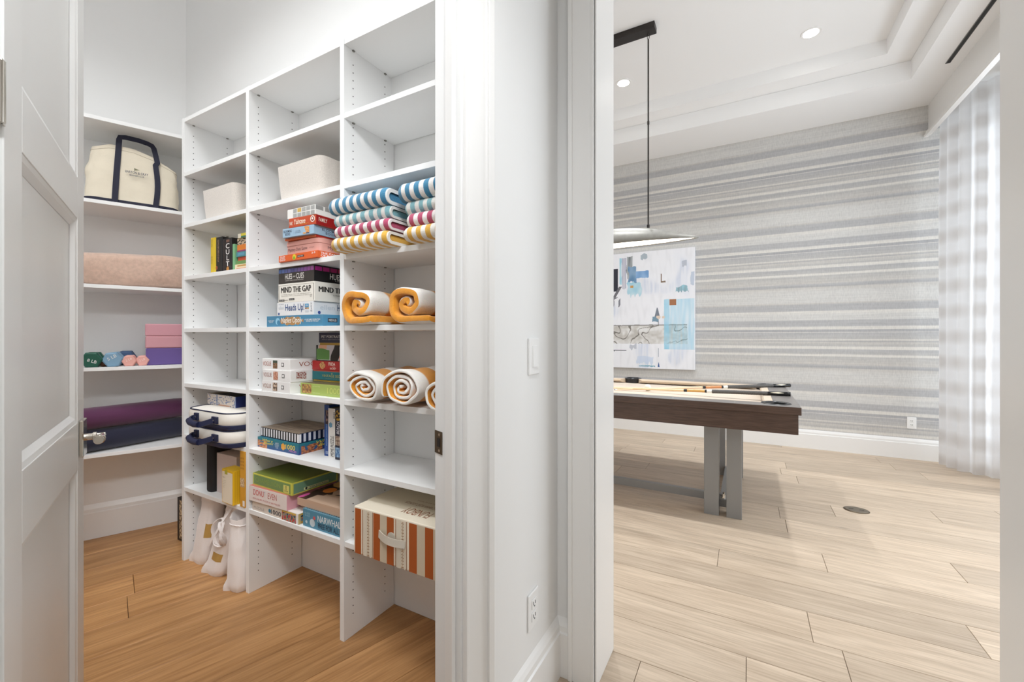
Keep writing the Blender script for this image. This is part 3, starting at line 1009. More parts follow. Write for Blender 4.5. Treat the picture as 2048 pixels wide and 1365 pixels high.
area('pendant_light', (pc[0], pc[1], 1.985), (pc[0], pc[1], 0), 1.2, .14, 4, (1, .97, .93))

# recessed downlights in the tray
LABS = ['recessed ceiling light above the right end of the pool table', 'recessed ceiling light left of the pendant rod', 'recessed ceiling light over the near right corner of the pool table',
        'recessed ceiling light over the near long side of the pool table', 'recessed ceiling light over the far left end of the pool table', 'recessed ceiling light over the near left end of the pool table']
for i, (x, y) in enumerate(((.475, 4.384), (-1.098, 4.326), (.475, 2.95), (-1.098, 2.95), (-2.6, 4.35), (-2.6, 2.95))):
    lab = LABS[i]
    cl = thing('recessed_light', lab, 'ceiling light', (x, y, 3.80), 0, 'recessed ceiling lights')
    b = MB(); b.lathe([(.058, 0), (.058, -.004), (.074, -.005), (.076, 0)], 28); b.build('trim_ring', TRIM, cl, smooth=True)
    b = MB(); b.lathe([(.0001, -.001), (.057, -.001), (.057, -.003), (.0001, -.003)], 24); b.build('lens', emit_mat('downlight_glow', (255, 252, 246), 30.0) if i == 0 else bpy.data.materials['downlight_glow'], cl)
    area('downlight', (x, y, 3.79), (x, y, 0), .11, .11, 9.5, (.93, .965, 1.0), 'DISK', spread=math.radians(105))

# painting on the far wall
PX0, PX1, PZ0, PZ1 = -2.35, -.553, .815, 2.315
art = thing('abstract_painting', 'white and pale blue abstract canvas on the striped wall', 'painting', (PX1, 5.60, PZ0))
cv = MB().box(-(PX1 - PX0), 0, 0, .038, 0, PZ1 - PZ0).build('canvas', mat('canvas_edge', (236, 240, 248), .8), art, bevel=.003)
DIM[cv.name] = (PX1 - PX0, .038, PZ1 - PZ0)
def mixc(a, b, t):
    t = max(0, min(1, t)); return tuple(a[i] + (b[i] - a[i]) * t for i in range(3))
def art_fn(u, v):
    s = (u * (PX1 - PX0) - (PX1 - PX0 - 1.0)) / 1.0; t = 1 - v
    n1 = nz3(s * 4, t * 5, 1.0); n2 = nz3(s * 14, t * 14, 4.0); n3 = nz3(s * 40, t * 6, 9.0)
    c = (243, 244, 249)
    c = mixc(c, (228, 232, 243), max(0, n1) * 1.1)
    c = mixc(c, (230, 231, 236), max(0, nz3(s * 26, t * 9, 21.0)) * .9)
    c = mixc(c, (214, 221, 236), max(0, min(1, (n1 - .22) * 5)) * max(0, min(1, .5 + n3 * 1.6)) * .8)
    def inr(a, b_, p, q, j=.0):
        return a + n2 * j < s < p + n3 * j and b_ + n2 * j < t < q + n3 * j
    if inr(.0, .13, .06, .33): c = (44, 46, 58)
    if inr(.08, .04, .11, .27, .01): c = mixc((150, 205, 226), (205, 230, 238), n2 + .5)
    if inr(.115, .04, .17, .31, .01): c = mixc((176, 180, 200), (214, 212, 220), n3 + .5)
    if inr(.175, .03, .245, .22, .02): c = mixc((112, 118, 120), (188, 192, 196), n3 * 1.2 + .4)
    if inr(.20, .12, .29, .26, .03): c = mixc((98, 138, 176), (150, 178, 205), n2 + .5)
    if inr(.29, .165, .455, .225, .004): c = mixc((118, 160, 208), (150, 186, 224), n2 + .5)
    if inr(.19, .27, .37, .37, .04) and n1 + n2 > -.2: c = mixc((160, 208, 226), (214, 232, 240), n2 + .5)
    if inr(.22, .285, .26, .305): c = (206, 156, 92)
    if abs(s - (.02 + (.37 - t) * .9)) < .02 and .29 < t < .42: c = (112, 112, 118)
    if inr(.0, .38, .10, .46, .03) and n2 > -.1: c = (128, 128, 136)
    if inr(.35, .03, .44, .06, .02): c = (176, 188, 198)
    if inr(.85, .11, .90, .15, .02): c = (188, 194, 206)
    if inr(.60, .20, .613, .275): c = (112, 84, 60)
    if inr(.60, .262, .66, .275, .004): c = (130, 110, 92)
    if inr(.78, .315, .92, .355, .03): c = mixc((156, 202, 216), (128, 140, 150), n3 + .3)
    if inr(.955, .20, .99, .31, .02): c = (198, 208, 224)
    if inr(.0, .627, .913, .79, .003):
        r_ = nz3(s * 9 + n2, t * 16, 7.0) + .5 * nz3(s * 26, t * 44, 3.0)
        c = mixc((196, 192, 186), (232, 231, 230), r_ + .5)
        if abs(nz3(s * 5 + .6 * n2, t * 9 + n1, 12.0)) < .045: c = (128, 124, 118)
        if t < .634: c = (140, 138, 134)
    if inr(.64, .417, .995, .835, .003):
        w = .42 + .25 * n3
        if inr(.64, .417, .70, .835, .01): w = .72 + .3 * n2
        c = mixc(c, (150, 208, 234), w)
    if inr(.705, .417, .785, .468): c = (166, 112, 76)
    if abs(s - .558) < .028 * (t - .48) / .08 + .004 and .485 < t < .56 and n2 > -.35: c = (122, 130, 142)
    if inr(.50, .56, .57, .605, .01): c = (122, 152, 172)
    if inr(.52, .553, .65, .575, .012) and n3 > -.3: c = (226, 208, 190)
    if abs(s - .572) < .004 and .6 < t < .64: c = (110, 104, 100)
    if inr(.0, .845, .17, .852) or abs(s - .01) < .004 and .845 < t < .86: c = (96, 100, 108)
    if inr(.22, .79, .30, .835, .03): c = (196, 200, 210)
    if abs(s - .572) < .004 and .825 < t < .9: c = (150, 160, 176)
    if abs(s - .575) < .014 * (t - .94) / .05 and .945 < t < .985: c = (58, 92, 152)
    if inr(.30, .89, .52, .96, .03): c = mixc(c, (196, 212, 236), .6)
    if inr(.33, .975, .53, .985, .004): c = (132, 178, 196)
    return c
picture(cv, 'front', .0, .0, 1, 1, 500, 400, art_fn, 'painted_surface', lift=.0008)

# ================================================================== CLOSET SHELVING
YF, YB = 1.16, 1.434
PX = [(-2.704, -2.680), (-2.092, -2.068), (-1.432, -1.408), (-.774, -.750)]
ZS = [2.410, 2.114, 1.833, 1.550, 1.265, .968, .690, .402]
su = thing('shelving_unit', 'tall white built-in shelving unit with three bays of shelves', 'shelving', (-1.73, YF, 0))
def S(mb, name, m=MELA, **k):
    o = mb.build(name, m, su, **k); o.location = (1.73, -YF, 0); return o
for i, (a, b_) in enumerate(PX):
    S(MB().box(a, b_, YF, YB, 0, 2.412), 'side_panel' if i in (0, 3) else 'divider', bevel=.0008)
for i in range(3):
    x0, x1 = PX[i][1], PX[i + 1][0]
    for z in ZS: S(MB().box(x0 + .0004, x1 - .0004, YF + .001, YB, z - .021, z), 'shelf', bevel=.0008)
    S(MB().box(x0, x1, YB - .018, YB, 2.30, 2.388), 'back_rail')
for i, (a, b_) in enumerate(PX):
    hb = MB(); pb = MB()
    for side, x in ((1, b_), (-1, a)):
        if i == 0 and side < 0 or i == 3 and side > 0: continue
        for y in (YF + .045, YB - .055):
            z = .09
            while z < 2.36:
                hb.lathe([(.0026, -.0003 * side), (.0026, .0004 * side)], 6, 0, (x, y, z), 'x')
                z += .032
            for zs in ZS:
                pb.box(min(x, x + side * .007), max(x, x + side * .007), y - .005, y + .005, zs - .0255, zs - .0215)
    tag(S(hb, 'pin_holes', DARK, fix=False), kind='stuff')
    tag(S(pb, 'shelf_pins', PINM, fix=False), kind='stuff')

# shelves fixed along the angled left wall
NX, NY = Cy, -Cx
names5 = ['uppermost white wall shelf above the canvas tote bag', 'white wall shelf carrying the canvas tote bag', 'white wall shelf carrying the folded beige blanket',
          'white wall shelf carrying the dumbbells and foam blocks', 'lowest white wall shelf carrying the rolled mats']
LZS = [2.430, 1.972, 1.508, 1.052, .578]
q0 = left_wall(-.2)
Ls = (1.434 - (-.2)) / Cy
for nm, z in zip(names5, LZS):
    b = MB().prism([(0, -.365), (Ls + .150, -.365), (Ls - .001, 0), (0, 0)], -.020, 0)
    o = b.build('wall_shelf', MELA, loc=(q0[0], q0[1], z), rotz=math.atan2(Cy, Cx), bevel=.0008)
    tag(o, nm, 'shelf', 'shelves on the left wall')
def LS(s, off, z):
    """point on the left shelves: s metres along the wall from LW, off metres out from it"""
    return (LW[0] + Cx * s + NX * off, LW[1] + Cy * s + NY * off, z)
RZL = math.atan2(Cy, Cx)      # local x along the wall (towards the shelving), local -y out into the closet
# ================================================================== THINGS ON THE SHELVES
WHITE = (244, 243, 240)
def rrect(x0, x1, y0, y1, r, z, n=6):
    pts = []
    for cx, cy, a0 in ((x1 - r, y0 + r, -PI / 2), (x1 - r, y1 - r, 0), (x0 + r, y1 - r, PI / 2), (x0 + r, y0 + r, PI)):
        for k in range(n + 1):
            a = a0 + PI / 2 * k / n
            pts.append((cx + r * math.cos(a), cy + r * math.sin(a), z))
    return pts

# ---- game boxes, middle bay, below the felt bin
GA = 'games stacked below the large felt bin'
z = 1.55
o = gbox('game_box', 'flat orange game box with a yellow badge, lowest of its stack', 'game box', (-1.553, 1.148, z), .271, .24, .029, -1, (224, 98, 40), group=GA)
text_on(o, 'front', 'THE GAME\nOF PUBLIC\nTRANSPORT', .03, .12, .19, .86, WHITE, bold=.02)
O_, U_q, V_q, N_q = frame_of(o, 'front')
def disc(o, which, u, v, ru, m, name='badge', lift=.0007, n=20, star=0.0):
    O, U, V, Nn = frame_of(o, which); c = O + U * u + V * v + Nn * lift
    un, vn = U.normalized(), V.normalized(); R = ru
    b = MB(); i0 = 0
    b.v = [tuple(c)] + [tuple(c + (un * math.cos(2 * PI * k / n) + vn * math.sin(2 * PI * k / n)) * R * (1 + star * (k % 2))) for k in range(n)]
    b.f = [(0, 1 + k, 1 + (k + 1) % n) for k in range(n)]; b.m = [0] * n
    if isinstance(m, tuple): m = mat('ink_' + '_'.join(map(str, m)), m, 0.5)
    return b.build(name, m, o, fix=False)
disc(o, 'front', .42, .5, .0125, (232, 202, 52)); disc(o, 'front', .42, .36, .007, (120, 170, 50), lift=.0012)
patch(o, 'front', .50, .36, .67, .66, (62, 40, 32)); text_on(o, 'front', 'FRIENDS FAMILY', .515, .42, .655, .58, WHITE, lift=.0011)
text_on(o, 'front', '2-5', .86, .6, .95, .85, WHITE, bold=.02)
text_on(o, 'right', 'THE GAME\nOF PUBLIC', .06, .2, .42, .86, WHITE, bold=.02)
z += .029
# pink tin-like box with rounded corners, lid and base
t = thing('game_box', 'dusty pink game box with rounded corners and separate lid', 'game box', (-1.552, 1.152, z), 0, GA)
PK = mat('card_dusty_pink', (222, 160, 148), .5)
b = MB(); b.rings([rrect(-.226, 0, 0, .22, .028, 0), rrect(-.226, 0, 0, .22, .028, .034)]); bs = b.build('base', PK, t, smooth=True)
b = MB(); b.rings([rrect(-.228, .002, -.002, .222, .029, .0345), rrect(-.228, .002, -.002, .222, .029, .053), rrect(-.224, -.002, .002, .218, .027, .056)]); b.build('lid', PK, t, smooth=True)
DIM[bs.name] = (.226, .22, .034)
text_on(bs, 'front', 'Mystery Date Game', .11, .2, .68, .72, (120, 84, 82), name='lettering'); text_on(bs, 'front', 'the dating game', .74, .4, .88, .6, (150, 104, 100))
text_on(bs, 'right', 'Mystery Date', .2, .2, .8, .72, (120, 84, 82))
z += .056
o = gbox('game_box', 'very thin orange game box squeezed under the light blue box', 'game box', (-1.562, 1.147, z), .192, .20, .010, 3, (214, 104, 52), right=(176, 44, 30), group=GA)
z += .010
BLU = (158, 187, 209)
o = gbox('game_box', 'light blue game box with dark lettering below the red box', 'game box', (-1.557, 1.134, z), .193, .22, .038, 3, BLU, group=GA)
for f_, a, b_ in (('front', .04, .30), ('right', .18, .62)):
    text_on(o, f_, 'BLOOMING\nBOOKS', a, .2, b_, .82, (52, 58, 78), bold=.01, space=1.15)
patch(o, 'front', .355, .2, .358, .8, (110, 130, 150)); text_on(o, 'front', 'A PUZZLE FOR READERS', .42, .5, .58, .6, (90, 105, 125)); text_on(o, 'front', 'AND GARDENERS', .40, .33, .60, .43, (90, 105, 125))
picture(o, 'front', .66, .12, .86, .92, 14, 14, lambda u, v: BLU if u < .5 - v * .42 + .1 and v > .2 or u > 1.25 - v * .3 else ((70, 74, 100) if v < .14 and u > .5 else mixc((196, 120, 66), (236, 186, 120), nz3(u * 5, v * 6, 3) + .5)))
z += .038
o = gbox('game_box', 'red dice game box below the grey and white grid box', 'game box', (-1.543, 1.134, z), .166, .21, .040, 3, (192, 76, 40), right=(158, 22, 22), group=GA)
text_on(o, 'front', 'FAMILY', .03, .25, .16, .62, (240, 226, 210), bold=.02)
text_on(o, 'front', 'Yahtzee', .20, .28, .62, .82, (250, 236, 214), shear=.15, bold=.03); text_on(o, 'front', 'the classic dice game', .34, .16, .74, .28, (238, 170, 60))
disc(o, 'front', .88, .58, .0135, (240, 232, 220)); disc(o, 'front', .88, .58, .0095, (150, 40, 30), lift=.0011); disc(o, 'front', .88, .6, .005, (240, 232, 220), lift=.0015)
text_on(o, 'right', 'FAMILY', .06, .35, .26, .75, (240, 226, 210), bold=.02); text_on(o, 'right', 'Yahtzee', .42, .25, .95, .78, (250, 236, 214), bold=.03)
text_on(o, 'right', 'the classic dice game', .62, .1, .95, .22, (238, 170, 60))
z += .040
o = gbox('game_box', 'white game box with a grey grid and one mustard square on top of the stack', 'game box', (-1.545, 1.132, z), .180, .22, .040, 1, (236, 235, 231), group=GA)
for r_ in range(2):
    for k in range(5):
        u = .215 + k * .157
        if r_ == 0 and k > 4: continue
        patch(o, 'front', u + (.0 if r_ == 0 else .002), .05 + r_ * .5, min(.985, u + .135), .45 + r_ * .5, (204, 170, 86) if (r_ == 1 and k == 1) else (168, 168, 165), 'grid_square')
for k in range(5): patch(o, 'right', .01 + k * .2, .55, .17 + k * .2, .97, (150, 150, 147), 'grid_square')

# ---- middle bay, dark game on top
GB = 'games stacked on the middle shelf level with the orange rolled towels'
z = 1.265
BL2 = (74, 136, 170)
o = gbox('game_box', 'wide blue board game box under three smaller boxes', 'game box', (-1.552, 1.172, z), .393, .24, .049, 0, BL2, group=GB)
disc(o, 'front', .215, .5, .016, (150, 200, 224)); disc(o, 'front', .23, .38, .011, BL2, lift=.0011)
picture(o, 'front', .26, .12, .68, .9, 40, 16, lambda u, v: (178, 134, 84) if ((u - .5) ** 2 / .25 + (v - .5) ** 2 / .25) < .95 + .25 * math.sin(u * 26) else BL2)
text_on(o, 'front', 'Naples Opoly', .28, .2, .66, .84, (250, 246, 236), shear=.2, bold=.025, lift=.0012)
text_on(o, 'front', 'A GAME ABOUT\nOUR CITY', .03, .38, .15, .62, WHITE); text_on(o, 'front', 'A FUN GAME CELEBRATING\nNAPLES ON THE GULF', .70, .40, .96, .66, WHITE, bold=.01)
patch(o, 'right', .1, .35, .3, .7, (30, 40, 60)); text_on(o, 'right', 'MADE IN USA', .12, .42, .28, .62, WHITE, lift=.0011); text_on(o, 'right', 'Naples Opoly', .5, .2, .98, .84, (250, 236, 200), shear=.2, bold=.03)
z += .049
WB = (232, 233, 234)
o = gbox('game_box', 'white game box with tall blue lettering', 'game box', (-1.612, 1.172, z), .254, .23, .059, 0, WB, group=GB)
text_on(o, 'front', 'Heads Up!', .24, .22, .76, .86, (40, 74, 132), bold=.02)
text_on(o, 'front', 'THE GAME OF', .05, .84, .2, .9, (120, 130, 150)); text_on(o, 'front', 'ellen', .05, .5, .2, .74, (206, 212, 218), bold=.02)
disc(o, 'front', .055, .15, .006, (60, 84, 140)); patch(o, 'front', .78, .56, .88, .82, (74, 148, 190)); text_on(o, 'front', 'WIN', .80, .62, .86, .76, WHITE, lift=.0011)
patch(o, 'front', .785, .44, .83, .54, (150, 92, 66)); patch(o, 'front', .84, .44, .88, .54, (190, 150, 60)); patch(o, 'front', .785, .2, .88, .38, (206, 210, 216))
text_on(o, 'front', '8+\n2-6\n30\nMIN', .925, .22, .97, .9, (80, 90, 110))
text_on(o, 'right', 'Heads Up!', .52, .2, 1.2 - .25, .84, (36, 64, 110), bold=.02); text_on(o, 'right', 'ellen', .14, .4, .46, .76, (206, 212, 218), bold=.02); disc(o, 'right', .12, .18, .007, (60, 84, 150))
z += .059
CR = (236, 232, 222)
o = gbox('game_box', 'cream game box with bold black lettering and thin border', 'game box', (-1.604, 1.172, z), .253, .23, .084, 0, CR, group=GB)
for q in ((.02, .90, .98, .91), (.02, .05, .03, .91), (.97, .05, .98, .91)): patch(o, 'front', *q, (120, 114, 106), 'border_line')
for q in (0, .005, .009): text_on(o, 'front', 'MIND THE GAP', .08 + q, .52, .90 + q, .82, (44, 40, 38), lift=.0009 + q * .02)
text_on(o, 'front', 'A TRIVIA GAME FOR THE GENERATIONS', .1, .40, .9, .44, (140, 134, 126)); text_on(o, 'front', 'BOOMERS GEN X MILLENNIALS GEN Z', .1, .32, .86, .36, (140, 134, 126))
patch(o, 'front', .02, .06, .18, .16, (44, 40, 38)); patch(o, 'front', .31, .10, .46, .2, (44, 40, 38)); text_on(o, 'front', 'SOLID', .035, .09, .165, .13, WHITE, lift=.0011); text_on(o, 'front', 'ROOMS', .33, .13, .44, .17, WHITE, lift=.0011)
text_on(o, 'front', 'AGE\n14+', .87, .2, .94, .36, (120, 114, 106)); patch(o, 'front', .19, .1, .28, .13, (160, 154, 146))
for q in (0, .006, .011): text_on(o, 'right', 'MIND THE GAP', .08 + q, .48, .96 + q, .76, (34, 32, 30), lift=.0009 + q * .02); text_on(o, 'right', 'A TRIVIA GAME FOR THE', .4, .32, .9, .37, (140, 134, 126))
z += .084
o = gbox('game_box', 'black game box with a band of violet to red colour squares', 'game box', (-1.608, 1.172, z), .247, .23, .070, 0, (56, 50, 46), right=(18, 16, 17), group=GB)
cs = [(74, 98, 150), (86, 104, 156), (84, 92, 146), (92, 92, 146), (78, 78, 128), (92, 84, 134), (104, 84, 138), (118, 80, 142), (132, 80, 148), (140, 78, 146), (146, 78, 140)]
for k, c in enumerate(cs): patch(o, 'front', .01 + k * .09, .68, .01 + k * .09 + .08, .93, c, 'colour_square')
cs = [(178, 28, 136), (176, 26, 116), (160, 20, 92), (152, 20, 62), (160, 18, 50), (168, 26, 40)]
for k, c in enumerate(cs): patch(o, 'right', .02 + k * .165, .68, .02 + k * .165 + .145, .93, c, 'colour_square')
text_on(o, 'front', 'HUES', .20, .26, .40, .60, (236, 232, 226), bold=.012); text_on(o, 'front', 'CUES', .52, .26, .73, .60, (236, 232, 226), bold=.012); text_on(o, 'front', 'and', .42, .36, .49, .48, (236, 232, 226)); text_on(o, 'front', 'A VIBRANT GAME OF COLORS AND WORDS', .20, .14, .72, .21, (206, 200, 194))
text_on(o, 'right', 'HUES', .34, .22, .60, .58, (240, 236, 230), bold=.012); text_on(o, 'right', 'CUES', .72, .22, .98, .58, (240, 236, 230), bold=.012); text_on(o, 'right', 'A VIBRANT GAME', .45, .12, .8, .18, (206, 200, 194))

# ---- middle bay, white puzzles and tall colourful stack
GC = 'white puzzle boxes with brown lettering'
z = .968
def vogue(label, x, y, z, h, face, pic, side):
    o = gbox('puzzle_box', label, 'puzzle box', (x, y, z), .210, .21, h, 0, (238, 236, 234), group=GC)
    text_on(o, 'front', 'VOGUE', .04, .36, .34, .74, face, bold=-.005)
    picture(o, 'front', .40, .14, .56, .86, 10, 14, pic); patch(o, 'front', .70, .34, .79, .68, (60, 58, 56)); patch(o, 'front', .715, .40, .775, .62, (238, 236, 234), lift=.0011)
    if side: text_on(o, 'right', 'VOGUE', .2, .34, .82, .74, (160, 84, 66), bold=-.005)
    else:
        picture(o, 'right', .12, .25, .36, .85, 8, 8, lambda u, v: (150, 84, 78) if nz3(u * 7, v * 7, 1) > .1 else (206, 190, 184)); patch(o, 'right', .30, .22, .36, .42, (150, 30, 40))
    return o
vogue('white puzzle box with brown lettering, lowest of three', -1.761, 1.165, z, .050, (158, 100, 76), lambda u, v: mixc((222, 196, 172), (70, 54, 46), nz3(u * 4, v * 4, 1) + .4), True)
vogue('white puzzle box with a red speckled side print, middle of three', -1.758, 1.166, z + .050, .051, (156, 84, 68), lambda u, v: mixc((226, 190, 168), (166, 88, 60), nz3(u * 6, v * 5, 5) + .5), False)
vogue('white puzzle box with brown lettering, uppermost of three', -1.768, 1.170, z + .101, .050, (170, 84, 60), lambda u, v: (70, 84, 70) if v > .7 else mixc((176, 130, 96), (92, 74, 52), nz3(u * 5, v * 7, 8) + .5), True)
GD = 'colourful puzzles stacked against the divider'
LGN = (166, 184, 96)
o = gbox('puzzle_box', 'lime green puzzle box at the bottom right of the shelf with white puzzles', 'puzzle box', (-1.437, 1.190, z), .288, .22, .050, 0, LGN, top=(104, 92, 58), group=GD)
picture(o, 'front', .035, .12, .26, .9, 18, 12, lambda u, v: mixc((132, 86, 56), (210, 176, 90), nz3(u * 6, v * 4, 2) + .4) if (u * 3) % 1 > .2 else (150, 120, 80))
text_on(o, 'front', '1000', .62, .26, .90, .74, (206, 212, 118)); text_on(o, 'front', 'A BOTANICAL PUZZLE', .29, .74, .46, .80, (220, 224, 170)); text_on(o, 'front', 'TWENTY BY TWENTY', .29, .16, .46, .22, (220, 224, 170))
z += .050
yy = 1.268
def layered(label, wl, h, base, bh, col, z):
    t = thing('puzzle_box', label, 'puzzle box', (-1.438, yy, z), 0, GD)
    b = MB().box(-wl + .004, -.003, .003, .158, 0, bh).build('base', mat('card_' + '_'.join(map(str, base)), base, .5), t)
    b = MB().box(-wl, 0, 0, .16, bh, h).build('lid', mat('card_' + '_'.join(map(str, col)), col, .45), t, bevel=.001)
    DIM[b.name] = (wl, .16, h); return b
def sub_frame(o, z0):
    O, U, V, Nn = frame_of(o, 'front'); return (O + Vector((0, 0, z0)), U, V - Vector((0, 0, z0)), Nn)
o = layered('teal puzzle box with gold lettering above the lime green box', .314, .045, (170, 142, 50), .007, (26, 108, 116), z); fr = sub_frame(o, .007)
text_on(o, 'front', 'VINTAGE SECRETS', .22, .36, .74, .66, (170, 164, 92), bold=.01, fr=fr); text_on(o, 'front', 'one thousand pieces of riddles', .30, .16, .66, .25, (150, 160, 120), fr=fr); disc(o, 'front', .43, .82, .004, (150, 160, 120))
z += .045
o = layered('red puzzle box with a gold ornament above the teal box', .314, .048, (198, 74, 52), .006, (172, 28, 26), z); fr = sub_frame(o, .006)
picture(o, 'front', .16, .1, .29, .9, 12, 12, lambda u, v: (172, 28, 26) if abs(u - .5) + abs(v - .5) > .62 else mixc((220, 180, 100), (150, 70, 60), nz3(u * 8, v * 8, 5) + .4), fr=fr)
text_on(o, 'front', 'FRIDA', .36, .52, .50, .86, (244, 222, 206), bold=.02, fr=fr); text_on(o, 'front', 'and the', .44, .36, .50, .46, (244, 222, 206), fr=fr); text_on(o, 'front', 'SECRET', .39, .12, .52, .30, (244, 222, 206), bold=.01, fr=fr)
z += .048
o = gbox('puzzle_box', 'puzzle box with green, black and orange abstract shapes', 'puzzle box', (-1.440, yy, z), .284, .16, .071, 0, (214, 208, 208), group=GD)
def shapes(u, v):
    u = u * 1.55
    if v < .04 + .12 * max(0, .25 - u): return (24, 20, 18)
    if u < .5 and v < .74 + .06 * math.sin(u * 9) and v > .08 and (u > .02): return (92, 142, 66)
    if u < .4 and v > .78 + .05 * math.cos(u * 12) and u > .1: return (232, 176, 140)
    if u < .07: return (24, 20, 18)
    c = .66 + .12 * v
    if abs(u - c) < .125 + .03 * math.sin(v * 5): return (34, 24, 16)
    if u > .85 and v < .42 - (1.2 - u) * .3: return (232, 128, 82)
    if u > .92 and v > .5: return (112, 162, 84)
    return (206, 198, 200)
picture(o, 'front', 0, 0, 1, 1, 90, 34, shapes)
z += .071
o = layered('navy puzzle box with a gold base, topmost of the colourful stack', .268, .057, (192, 152, 56), .011, (40, 38, 66), z); fr = sub_frame(o, .011)
text_on(o, 'front', 'PET PORTRAITS', .07, .46, .56, .72, (226, 222, 220), bold=.01, fr=fr); text_on(o, 'front', 'with art appreciation facts', .08, .26, .55, .36, (200, 196, 196), fr=fr)

# ---- middle bay, striped box and upright boxes
z = .690
TE = (36, 104, 128)
o = gbox('puzzle_box', 'teal cartoon beach puzzle box under the black and white striped box', 'puzzle box', (-1.753, 1.201, z), .312, .22, .049, 0, TE)
def beach(u, v, s=1):
    base = mixc((44, 76, 130), (36, 124, 130), v)
    if u < .24 and v < .72 and nz3(u * 9, v * 6, 2) > -.25: return mixc((216, 156, 104), (150, 84, 54), nz3(u * 16, v * 10, 7) + .5)
    return base
picture(o, 'front', 0, 0, 1, 1, 70, 20, beach)
text_on(o, 'front', "What a\n  Beach!", .13, .42, .40, .90, (228, 214, 96), shear=.3, bold=.02, lift=.0012); text_on(o, 'front', '1000', .70, .34, .92, .78, (240, 214, 90), bold=.04, lift=.0012); text_on(o, 'front', 'PIECES', .78, .14, .95, .32, (206, 130, 190), bold=.03, lift=.0012)
disc(o, 'front', .64, .5, .014, (226, 160, 60), lift=.0012, n=12, star=.25); text_on(o, 'front', 'LARGE\nPUZZLE\nFAMILY\nFUN', .44, .2, .54, .76, (210, 220, 230), lift=.0012)
picture(o, 'right', 0, 0, 1, 1, 50, 20, lambda u, v: mixc((216, 140, 90), (110, 60, 44), nz3(u * 18, v * 8, 4) + .5) if .05 < u < .55 and v < .75 and nz3(u * 9, v * 6, 5) > -.3 else mixc((40, 60, 130), (30, 116, 126), v))
text_on(o, 'right', "What a\n  Beach!", .40, .36, .92, .92, (228, 214, 96), shear=.3, bold=.02, lift=.0012)
z += .049
o = gbox('game_box', 'black and white striped box with a wood patterned top', 'game box', (-1.760, 1.207, z), .304, .215, .044, -1.5, (28, 26, 28), right=(20, 34, 66), top=(150, 132, 114))
for k in range(14): patch(o, 'front', .012 + k * .0675, .10, .012 + k * .0675 + .034, .94, (232, 232, 236), 'white_stripe')
patch(o, 'front', .955, .06, 1.0, .94, (240, 240, 242), 'white_stripe'); patch(o, 'right', 0, .06, .05, .94, (240, 240, 242), 'white_stripe')
for k in range(8): patch(o, 'right', .10 + k * .115, .10, .10 + k * .115 + .055, .94, (214, 216, 226), 'white_stripe')
picture(o, 'top', .005, .005, .995, .995, 90, 60, lambda u, v: (lambda q: mixc((126, 112, 100), (186, 166, 142), .5 + .8 * nz3(u * 3 + math.floor(v * 7) * 5, v * 30, 2) + (.0 if (v * 7) % 1 > .06 else -.6)))(0))
def upright(name, label, x, w, y, h, col, cat='puzzle box'):
    return gbox(name, label, cat, (x, y, .690), w, .16, h, 0, col, group='upright boxes beside the striped box', top=(60, 58, 40))
o = upright('puzzle_box', 'upright royal blue puzzle box, left one of the standing boxes', -1.616, .033, 1.253, .228, (34, 72, 138))
text_on(o, 'spine', 'WOODEN JIGSAW PUZZLE', .2, .3, .62, .6, (150, 190, 226)); picture(o, 'front', .25, .62, .95, .9, 8, 14, lambda u, v: mixc((40, 36, 50), (190, 150, 130), nz3(u * 4, v * 5, 1) + .3)); text_on(o, 'front', '1000', .3, .04, .9, .10, (200, 214, 236))
o = upright('puzzle_box', 'upright white puzzle box between the blue and the dark one', -1.560, .055, 1.247, .216, (232, 229, 224))
text_on(o, 'spine', 'MEME PUZZLE', .03, .34, .44, .70, (26, 26, 28)); text_on(o, 'spine', '1000 PIECES', .04, .16, .26, .26, (90, 90, 90)); disc(o, 'front', .3, .66, .010, (110, 160, 190), star=.3, n=12)
for k in range(6): patch(o, 'front', .62, .80 + k * .022, .92, .812 + k * .022, (90, 88, 86), 'bar')
o = upright('puzzle_box', 'upright dark puzzle box with pictures, right one of the standing boxes', -1.502, .056, 1.237, .222, (34, 36, 54))
picture(o, 'front', .05, .76, .95, .96, 8, 8, lambda u, v: (204, 160, 60) if nz3(u * 5, v * 5, 2) > .05 else (40, 36, 30)); text_on(o, 'spine', 'BEACH\nLIFE', .50, .2, .74, .8, (230, 230, 236), shear=.2, bold=.02)
picture(o, 'front', .05, .28, .95, .46, 8, 8, lambda u, v: mixc((190, 170, 150), (120, 96, 84), nz3(u * 5, v * 5, 7) + .5)); picture(o, 'front', .05, .05, .95, .24, 8, 8, lambda u, v: mixc((60, 96, 140), (150, 180, 206), nz3(u * 5, v * 5, 9) + .5))

